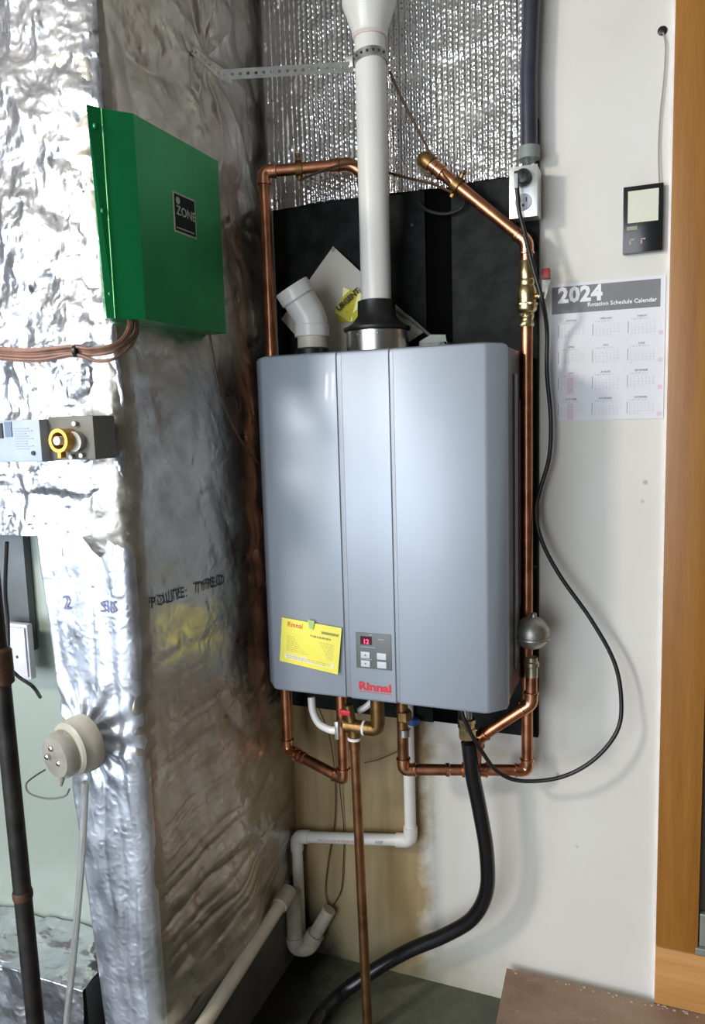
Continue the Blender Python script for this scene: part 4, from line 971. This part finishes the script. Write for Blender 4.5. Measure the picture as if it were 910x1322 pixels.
tag(MB().tube(spline([P(600, 252, -0.03), P(596, 268, -0.03), P(575, 276, -0.028), P(553, 272, -0.028), P(540, 262, -0.028)]), 0.0035, 8).build('black_cable', 'black'),
    'short black cable looping on the black board under the diagonal copper pipe', 'cable')

# ------------------------------------------------------------------ relief valve cluster under the heater
rv = thing('relief_valve', P(455, 950, -0.2), 'brass relief valve with red lever and white thread tape under the heater', 'valve')
r0 = P(440, 940, -0.2); r1 = P(486, 933, -0.2)
rc = P(457, 938, -0.2)
MB().tube([rc + V((-0.020, 0, 0)), rc + V((0.020, 0, 0))], 0.0145, 20).build('body', 'brass_old', rv)
MB().tube([rc + V((0, 0, 0.004)), rc + V((0, 0, -0.022))], 0.0130, 20).build('outlet', 'brass_old', rv)
MB().lathe([(0.0128, 0), (0.0142, 0.001), (0.0142, 0.005), (0.0128, 0.006)], rc + V((0, 0, -0.029)), seg=20).build('thread_tape', 'white', rv)
MB().lathe([(0.0150, 0), (0.0155, 0.001), (0.0155, 0.004), (0.0150, 0.005)], rc + V((0.020, 0, 0)), (1, 0, 0), 20).build('thread_tape', 'white', rv)
ev = P(484, 930, -0.2); el0 = rc + V((0.024, 0, 0)); 
MB().tube(fillet([el0, V((ev.x + 0.006, ev.y, el0.z)), V((ev.x + 0.006, ev.y, HZ0 + 0.01))], 0.016), 0.0145, 18).build('elbow', 'brass_old', rv)
MB().tube([rc + V((-0.020, 0, 0)), rc + V((-0.020, -0.002, 0))], 0.010, 16).build('cap', 'steel', rv)
lp_ = P(435, 942, -0.215)
MB().box((lp_.x - 0.004, -0.219, lp_.z - 0.020), (lp_.x + 0.004, -0.212, lp_.z + 0.018), 0.001).build('lever', 'steel_dark', rv)
MB().tube([rc + V((-0.006, 0, 0.010)), rc + V((-0.012, 0.0, 0.045))], 0.010, 14).build('bonnet', 'brass_old', rv)
rl = P(447, 920, -0.205); MB().box(rl - V((0.014, 0.005, 0.005)), rl + V((0.010, 0.005, 0.006)), 0.002).build('handle', 'red', rv)
tag(MB().tube(spline([P(402, 900, -0.19), P(404, 918, -0.195), P(412, 934, -0.2), P(426, 942, -0.205), P(435, 943, -0.205)]), 0.0082, 14).build('white_hose', 'pvc'),
    'short white plastic hose curling from the heater into the relief valve', 'hose')
tag(MB().tube(spline([P(462, 918, -0.17), P(473, 912, -0.165), P(482, 903, -0.16)]), 0.007, 12).build('white_tube', 'pvc'), 'short white tube stub right behind the red valve handle', 'tube')
bpx = rc.x; bp0 = V((rc.x, rc.y, rc.z - 0.028)); bp1 = PZ(476, 1334, 0.0); bp1 = V((P(472, 1250, -0.2).x + 0.001, -0.2, 0.0))
dp = thing('drain_pipe', bp1, 'brown tarnished copper drain pipe dropping from the relief valve to the floor', 'pipe')
MB().tube([bp0, bp1], 0.0104, 18).build('pipe', 'copper_old', dp)
MB().tube([bp0, bp0 + (bp1 - bp0).normalized() * 0.02], 0.0122, 18).build('coupling', 'copper_old', dp)
# thin wires under the heater
tag(MB().tube(spline([P(412, 915, -0.06), P(425, 950, -0.03), P(432, 1000, -0.01), P(432, 1060, -0.008), P(424, 1110, -0.008), P(420, 1150, -0.008), P(425, 1172, -0.01)]), 0.0013, 6).build('thin_wire', 'wirethin'),
    'hair-thin brown wire down the tan wall, the left one of two', 'wire')
tag(MB().tube(spline([P(437, 1000, -0.02), P(441, 1040, -0.012), P(444, 1075, -0.008), P(443, 1115, -0.008), P(440, 1150, -0.008), P(428, 1172, -0.01)]), 0.0013, 6).build('thin_wire', 'wirethin'),
    'hair-thin brown wire down the tan wall, the right one of two', 'wire')
tag(MB().tube(spline([P(470, 985, -0.02), P(490, 980, -0.02), P(516, 969, -0.02)]), 0.0012, 6).build('thin_wire', 'wirethin'), 'short thin wire crossing the tan wall beside the brown drain pipe', 'wire')

# ------------------------------------------------------------------ white condensate drain
RP = 0.0134
cdn = thing('condensate_drain', P(385, 1215, -0.04), 'white plastic condensate pipe stepping down the wall into a trap on the floor', 'pipe')
e0 = P(530, 1085, -0.03); e1 = P(383, 1080, -0.03); c0_ = V((e0.x, -0.03, 0.80))
e2 = V((e1.x + 0.002, -0.034, 0.062))
MB().tube([c0_, e0], RP, 18).build('pipe', 'pvc', cdn); MB().tube([e0, e1], RP, 18).build('pipe', 'pvc', cdn); MB().tube([e1, e2], RP, 18).build('pipe', 'pvc', cdn)
def pel(a, b, c, L=0.034, r=RP + 0.0028):
    a, b, c = V(a), V(b), V(c); u = (a - b).normalized(); v = (c - b).normalized()
    MB().tube(fillet([b + u * L, b, b + v * L], 0.020, 8), r, 20).build('elbow', 'pvc', cdn)
pel(c0_, e0, e1); pel(e0, e1, e2)
pm = MB()
text_into(pm, 'PVC 3/4 SCH 40 PRESSURE', 0.0085, e1 + (e0 - e1) * 0.22 + V((0, -RP - 0.0006, -0.003)), (e0 - e1).normalized(), (0, 0, 1)); pm.build('pipe_print', 'pvc_mark', cdn, False)
pm = MB(); text_into(pm, 'NSF', 0.011, e1 + (e0 - e1) * 0.72 + V((0, -RP - 0.0006, -0.004)), (e0 - e1).normalized(), (0, 0, 1), offset=0.0006); pm.build('pipe_print', 'faintink', cdn, False)
c_ = P(533, 930, -0.03); MB().lathe([(RP, 0), (RP + 0.003, 0.002), (RP + 0.003, 0.014), (RP, 0.016)], (c_.x, -0.03, c_.z - 0.008), seg=18).build('blue_collar', mat('blue_plastic', (0.03, 0.12, 0.45), 0.4), cdn)
# trap
t0_ = P(377, 1150, -0.062); t1_ = P(381, 1222, -0.062); t1_.x = t0_.x = (t0_.x + t1_.x) / 2 + 0.002; t1_.z = max(t1_.z, 0.022)
t2_ = P(425, 1174, -0.03)
MB().tube([t0_, t1_ + V((0, 0, 0.020))], 0.0190, 20).build('trap_inlet', 'pvc_dirty', cdn)
mid_ = P(398, 1222, -0.05); mid_.z = max(mid_.z, 0.021)
tp_ = [t1_ + V((0, 0, 0.030)), t1_ + V((0.002, 0, 0.002)), mid_, mid_ + (t2_ - mid_) * 0.35]
MB().tube(fillet(tp_, 0.022, 8), 0.0225, 22).build('trap_bend', 'pvc_dirty', cdn)
MB().tube([mid_ + (t2_ - mid_) * 0.25, t2_], 0.0168, 20).build('trap_outlet', 'pvc_dirty', cdn)
# sloping drain pipe along the duct base
sl = thing('sloping_drain_pipe', PX(262, 1325, -0.295), 'cream sloping drain pipe along the foot of the foil duct', 'pipe')
q0 = PX(368, 1158, -0.290); q1 = PX(255, 1335, -0.290)
q2 = q0 + (q1 - q0) * 1.35
MB().tube([q0, q2], 0.0150, 18).build('pipe', mat('cream_pipe', (0.62, 0.56, 0.45), 0.45, 0, 0.1), sl)
MB().tube([q0 + (q0 - q1).normalized() * 0.02, q0 + (q1 - q0).normalized() * 0.03], 0.0185, 20).build('coupling', 'pvc_dirty', sl)

# ------------------------------------------------------------------ black drain hose
bh = thing('black_hose', P(603, 945, -0.15), 'thick black vinyl hose curving from the heater down across the floor', 'hose')
hp = [P(605, 958, -0.150), P(610, 1000, -0.142), P(619, 1045, -0.132), P(628, 1100, -0.118), P(628, 1150, -0.102), P(610, 1185, -0.092), P(575, 1207, -0.088), P(530, 1226, -0.090), P(490, 1248, -0.100), P(447, 1278, -0.13), P(418, 1304, -0.18)]
e_ = PZ(408, 1320, 0.017); hp[-1] = PZ(420, 1303, 0.02); hp += [e_, PZ(396, 1350, 0.017), PZ(385, 1400, 0.017)]
MB().tube(spline(hp, 8), 0.0158, 18).build('hose', 'blackgloss', bh)
hz = P(603, 945, -0.15)
MB().lathe([(0.013, -0.012), (0.0175, -0.008), (0.0175, 0.012), (0.0150, 0.015), (0.0150, 0.022), (0.0175, 0.024), (0.0175, 0.032), (0.013, 0.034)], (hz.x, hz.y, hz.z - 0.004), seg=8).build('hose_nut', 'brass', bh, False)
MB().cyl((hz.x, hz.y, hz.z + 0.028), (hz.x, hz.y, HZ0 + 0.01), 0.0120).build('nipple', 'steel', bh)

# ------------------------------------------------------------------ power: conduit, outlet, cord
cdt = thing('conduit', P(686, 190, -0.045), 'dark blue-grey flexible conduit coming down to the outlet box', 'conduit')
k0 = P(684, 205, -0.040); k1 = P(687, -60, -0.040)
MB().tube([P(683, 192, -0.040), P(682, 100, -0.040), P(686, 0, -0.040), P(689, -90, -0.040)], 0.0165, 20).build('conduit_tube', 'conduit', cdt)
MB().tube([P(683, 206, -0.040), P(683, 190, -0.040)], 0.0205, 20).build('connector', 'greyplastic', cdt)
ob = thing('outlet_box', P(677, 285, -0.04), 'grey metal outlet box with duplex receptacle right of the diagonal copper pipe', 'outlet')
f0, f1_ = P(657.5, 283, -0.068), P(694, 211, -0.068)
MB().box((f0.x + 0.002, -0.066, f0.z + 0.003), (f1_.x - 0.0, -0.0175, f1_.z - 0.001), 0.003).build('box', 'galv', ob)
MB().box((f0.x, -0.0685, f0.z), (f1_.x, -0.0662, f1_.z), 0.0012).build('cover_plate', mat('brushed_plate', (0.74, 0.76, 0.73), 0.33, 0.8, 0.06), ob)
cz1 = P(677, 232, -0.068); cz2 = P(677, 261, -0.068)
for cz_ in (cz1, cz2):
    rcp = MB().lathe([(0.0158, 0), (0.0158, 0.0022), (0.0150, 0.003), (0.001, 0.003)], ((f0.x + f1_.x) / 2, -0.0682, cz_.z), (0, -1, 0), 24).build('receptacle', mat('pale_receptacle', (0.50, 0.49, 0.58), 0.4), ob)
sx_ = (f0.x + f1_.x) / 2
for dxx in (-0.006, 0.006): MB().box((sx_ + dxx - 0.001, -0.0719, cz2.z), (sx_ + dxx + 0.001, -0.0710, cz2.z + 0.008)).build('slot', 'ink', ob, False)
MB().cyl((sx_, -0.0719, cz2.z - 0.006), (sx_, -0.0710, cz2.z - 0.006), 0.0023, seg=12).build('ground_hole', 'ink', ob)
pc = thing('power_cord', P(668, 246, -0.09), 'black power cord looping from the outlet across the white wall to the heater', 'cord')
MB().lathe([(0.0155, 0), (0.0155, 0.010), (0.012, 0.018), (0.003, 0.020)], (sx_ + 0.001, -0.0715, cz1.z + 0.002), (0, -1, 0), 22).build('plug', 'black', pc)
MB().box((sx_ - 0.014, -0.0925, cz1.z - 0.004), (sx_ + 0.004, -0.080, cz1.z + 0.012), 0.003).build('plug_grip', 'black', pc)
MB().box((sx_ - 0.0135, -0.096, cz1.z - 0.021), (sx_ - 0.0055, -0.084, cz1.z + 0.006), 0.002).build('plug_neck', mat('pale_grip', (0.40, 0.42, 0.43), 0.4), pc)
cps = [(667, 240, -0.09), (668, 250, -0.09), (670, 272, -0.088), (677, 300, -0.088), (688, 345, -0.095), (700, 388, -0.095), (706, 425, -0.055), (706, 480, -0.045), (711, 540, -0.04), (709, 590, -0.045), (698, 630, -0.05), (692, 662, -0.06), (700, 700, -0.06), (724, 745, -0.055), (763, 800, -0.05), (793, 855, -0.05), (802, 905, -0.055), (796, 945, -0.065), (765, 982, -0.08), (722, 1004, -0.09), (672, 1008, -0.105), (642, 996, -0.125), (622, 970, -0.150), (607, 945, -0.172), (598, 925, -0.178), (594, 905, -0.178)]
MB().tube(spline([P(*c) for c in cps], 6), 0.0042, 10).build('cord', 'black', pc)

# ------------------------------------------------------------------ wall items right of the heater
ca = thing('wall_calendar', (0.39, -0.002, P(780, 541, 0).z), 'white 2024 year calendar sheet taped to the wall by the wooden door casing', 'calendar')
CX0, CX1 = 0.2875, 0.5015; CZ1 = P(709, 368, -0.002).z; CZ0 = P(857, 540, -0.002).z
cw = CX1 - CX0; ch = CZ1 - CZ0; org = V((CX0, -0.0025, CZ1))
MB().box((CX0, -0.0025, CZ0), (CX1, -0.0005, CZ1)).build('sheet', 'paper', ca, False)
hb = MB(); quad_card(hb, org, (1, 0, 0), (0, 0, 1), 0.004, -0.058, cw - 0.009, -0.006, 0.0003); hb.build('header_band', 'headgrey', ca, False)
hb = MB(); text_into(hb, '2024', 0.040, org + V((0.016, -0.0006, -0.036)), (1, 0, 0), (0, 0, 1), offset=0.0018, space=1.06)
text_into(hb, 'Rotation Schedule Calendar', 0.0112, org + V((0.072, -0.0006, -0.0475)), (1, 0, 0), (0, 0, 1), offset=0.0002); hb.build('header_text', 'white', ca, False)
months = ['JANUARY', 'FEBRUARY', 'MARCH', 'APRIL', 'MAY', 'JUNE', 'JULY', 'AUGUST', 'SEPTEMBER', 'OCTOBER', 'NOVEMBER', 'DECEMBER']
start = [1, 4, 5, 1, 3, 6, 1, 4, 0, 2, 5, 0]; days = [31, 29, 31, 30, 31, 30, 31, 31, 30, 31, 30, 31]
mt1 = MB(); mt2 = MB(); mt3 = MB()
for i in range(12):
    ox = 0.016 + (i % 3) * 0.0655; oz = -0.074 - (i // 3) * 0.0515
    text_into(mt1, months[i], 0.0048, org + V((ox + 0.026, -0.0004, oz)), (1, 0, 0), (0, 0, 1), offset=0.0002, align='CENTER', res=1)
    text_into(mt1, 'S  M  T  W  T  F  S', 0.0042, org + V((ox + 0.006, -0.0004, oz - 0.0052)), (1, 0, 0), (0, 0, 1), align='LEFT', res=1)
    quad_card(mt1, org, (1, 0, 0), (0, 0, 1), ox + 0.0005, oz - 0.030, ox + 0.0018, oz - 0.007, 0.0002)
    rows = [''] * 6
    for d in range(1, days[i] + 1):
        k = start[i] + d - 1
        text_into(mt2, str(d), 0.0040, org + V((ox + 0.0055 + (k % 7) * 0.0068, -0.0004, oz - 0.0105 - (k // 7) * 0.0052)), (1, 0, 0), (0, 0, 1), res=1)
    if i in (6, 9): mt3 = MB(); quad_card(mt3, org, (1, 0, 0), (0, 0, 1), ox + 0.018, oz - 0.040, ox + 0.031, oz - 0.007, 0.00015); mt3.build('shaded_days', 'pinkink', ca, False)
    if i % 3 == 2: mt3 = MB(); quad_card(mt3, org, (1, 0, 0), (0, 0, 1), ox + 0.056, oz - 0.036, ox + 0.064, oz - 0.028, 0.00015); mt3.build('shaded_days', 'pinkink', ca, False)
mt1.build('month_headings', 'greyink', ca, False); mt2.build('day_numbers', 'faintink', ca, False)

rp = thing('wall_controller', P(830, 325, 0), 'black wall controller with a pale square screen above the calendar', 'controller')
g0, g1_ = P(803.5, 327, -0.018), P(857, 234, -0.018)
gx0, gx1 = g0.x, g1_.x; gz0, gz1 = P(803, 328, -0.018).z, P(803, 242, -0.018).z
MB().box((gx0, -0.018, gz0), (gx1, -0.0005, gz1), 0.002).build('case', 'blackpanel', rp)
gw = gx1 - gx0; gh = gz1 - gz0; go = V((gx0, -0.0182, gz1))
MB().box((gx0 + gw * 0.12, -0.0188, gz1 - gh * 0.55), (gx0 + gw * 0.88, -0.0178, gz1 - gh * 0.075)).build('screen', 'lcd', rp, False)
mk = MB(); quad_card(mk, go, (1, 0, 0), (0, 0, 1), gw * 0.10, -gh * 0.655, gw * 0.36, -gh * 0.60, 0.0003)
mk.build('label_block', mat('dull_cream', (0.33, 0.32, 0.24), 0.5), rp, False)
mk = MB()
for u in (0.17, 0.45): 
    quad_card(mk, go, (1, 0, 0), (0, 0, 1), gw * u, -gh * 0.87, gw * (u + 0.04), -gh * 0.80, 0.0003); quad_card(mk, go, (1, 0, 0), (0, 0, 1), gw * u, -gh * 0.81, gw * (u + 0.12), -gh * 0.79, 0.0003)
mk.build('key_marks', mat('tan_marks', (0.5, 0.36, 0.28), 0.5), rp, False)
nh = MB().lathe([(0.003, 0), (0.0075, 0.0002), (0.0085, 0.0012), (0.0075, 0.002), (0.001, 0.003)], P(855, 40, -0.0005), (0, -1, 0), 16)
tag(nh.build('wire_grommet', 'black'), 'small black hole grommet high on the white wall beside the door casing', 'grommet')
tag(MB().tube(spline([P(856, 42, -0.004), P(859, 60, -0.006), P(857, 100, -0.006), P(852, 150, -0.006), P(850, 195, -0.006), P(851, 238, -0.008)]), 0.0013, 6).build('controller_wire', mat('grey_lead', (0.42, 0.33, 0.30), 0.5)),
    'thin grey wire hanging from the wall hole down to the black controller', 'wire')

# ------------------------------------------------------------------ yellow card on the heater front
yc = thing('safety_card', P(400, 868, HY - 0.003), 'yellow instruction card taped to the lower left of the heater front', 'card')
TL, TR, BR, BL = P(364, 797, HY - 0.004), P(441, 811, HY - 0.005), P(436, 871, HY - 0.010), P(361, 853, HY - 0.004)
MB().poly([TL, BL, BR, TR], (0, 0.0006, 0)).build('card', 'yellow', yc, False)
Xc = (TR - TL); Yc = (TL - BL); wc, hc = Xc.length, Yc.length
def cpt(u, v, lift=0.0007):
    a = TL + (TR - TL) * u; b = BL + (BR - BL) * u; p = b + (a - b) * v; return V((p.x, p.y - lift, p.z))
cm = MB(); vs, fs = text_pts('Rinnai', 1.0, 0.02); wtx = max(v[0] for v in vs); k = 0.26 / wtx
text_into(cm, 'Rinnai', 1.0, (0, 0, 0), (1, 0, 0), (0, 0, 1), offset=0.02, fn=lambda x, y: cpt(0.10 + x * k, 0.83 + y * k * wc / hc)); cm.build('maker_lettering', mat('orange_ink', (0.72, 0.10, 0.02), 0.5), yc, False)
def dashes(mb, u0, u1, v, h, seed, gap=0.014):
    r = random.Random(seed); u = u0
    while u < u1:
        l = r.uniform(0.02, 0.06); e = min(u1, u + l)
        mb.bm.faces.new([mb.bm.verts.new(cpt(*q)) for q in ((u, v), (e, v), (e, v + h), (u, v + h))]); u = e + gap
cm = MB(); dashes(cm, 0.68, 0.96, 0.80, 0.055, 2, 0.004); dashes(cm, 0.24, 0.84, 0.69, 0.04, 5, 0.01); cm.build('heading_lines', mat('khaki_ink', (0.36, 0.33, 0.08), 0.6), yc, False)
cm = MB()
for i in range(9): dashes(cm, 0.11, 0.90, 0.60 - i * 0.040, 0.013, 20 + i)
cm.build('text_lines', 'olivink', yc, False)
cm = MB(); cm.bm.faces.new([cm.bm.verts.new(cpt(*q, 0.0005)) for q in ((0.08, 0.10), (0.92, 0.10), (0.92, 0.21), (0.08, 0.21))]); cm.build('white_box', mat('pale_box', (0.85, 0.84, 0.62), 0.6), yc, False)
cm = MB(); dashes(cm, 0.12, 0.86, 0.165, 0.015, 50); dashes(cm, 0.12, 0.80, 0.125, 0.015, 51); cm.build('box_text', 'olivink', yc, False)
tp0 = P(401, 803, HY - 0.006)
MB().poly([P(397, 800, HY - 0.0075), P(406, 802, HY - 0.0075), P(404, 813, HY - 0.0075), P(399, 811, HY - 0.0075)], (0, 0.0004, 0)).build('tape', mat('green_tape', (0.45, 0.62, 0.22), 0.3), yc, False)
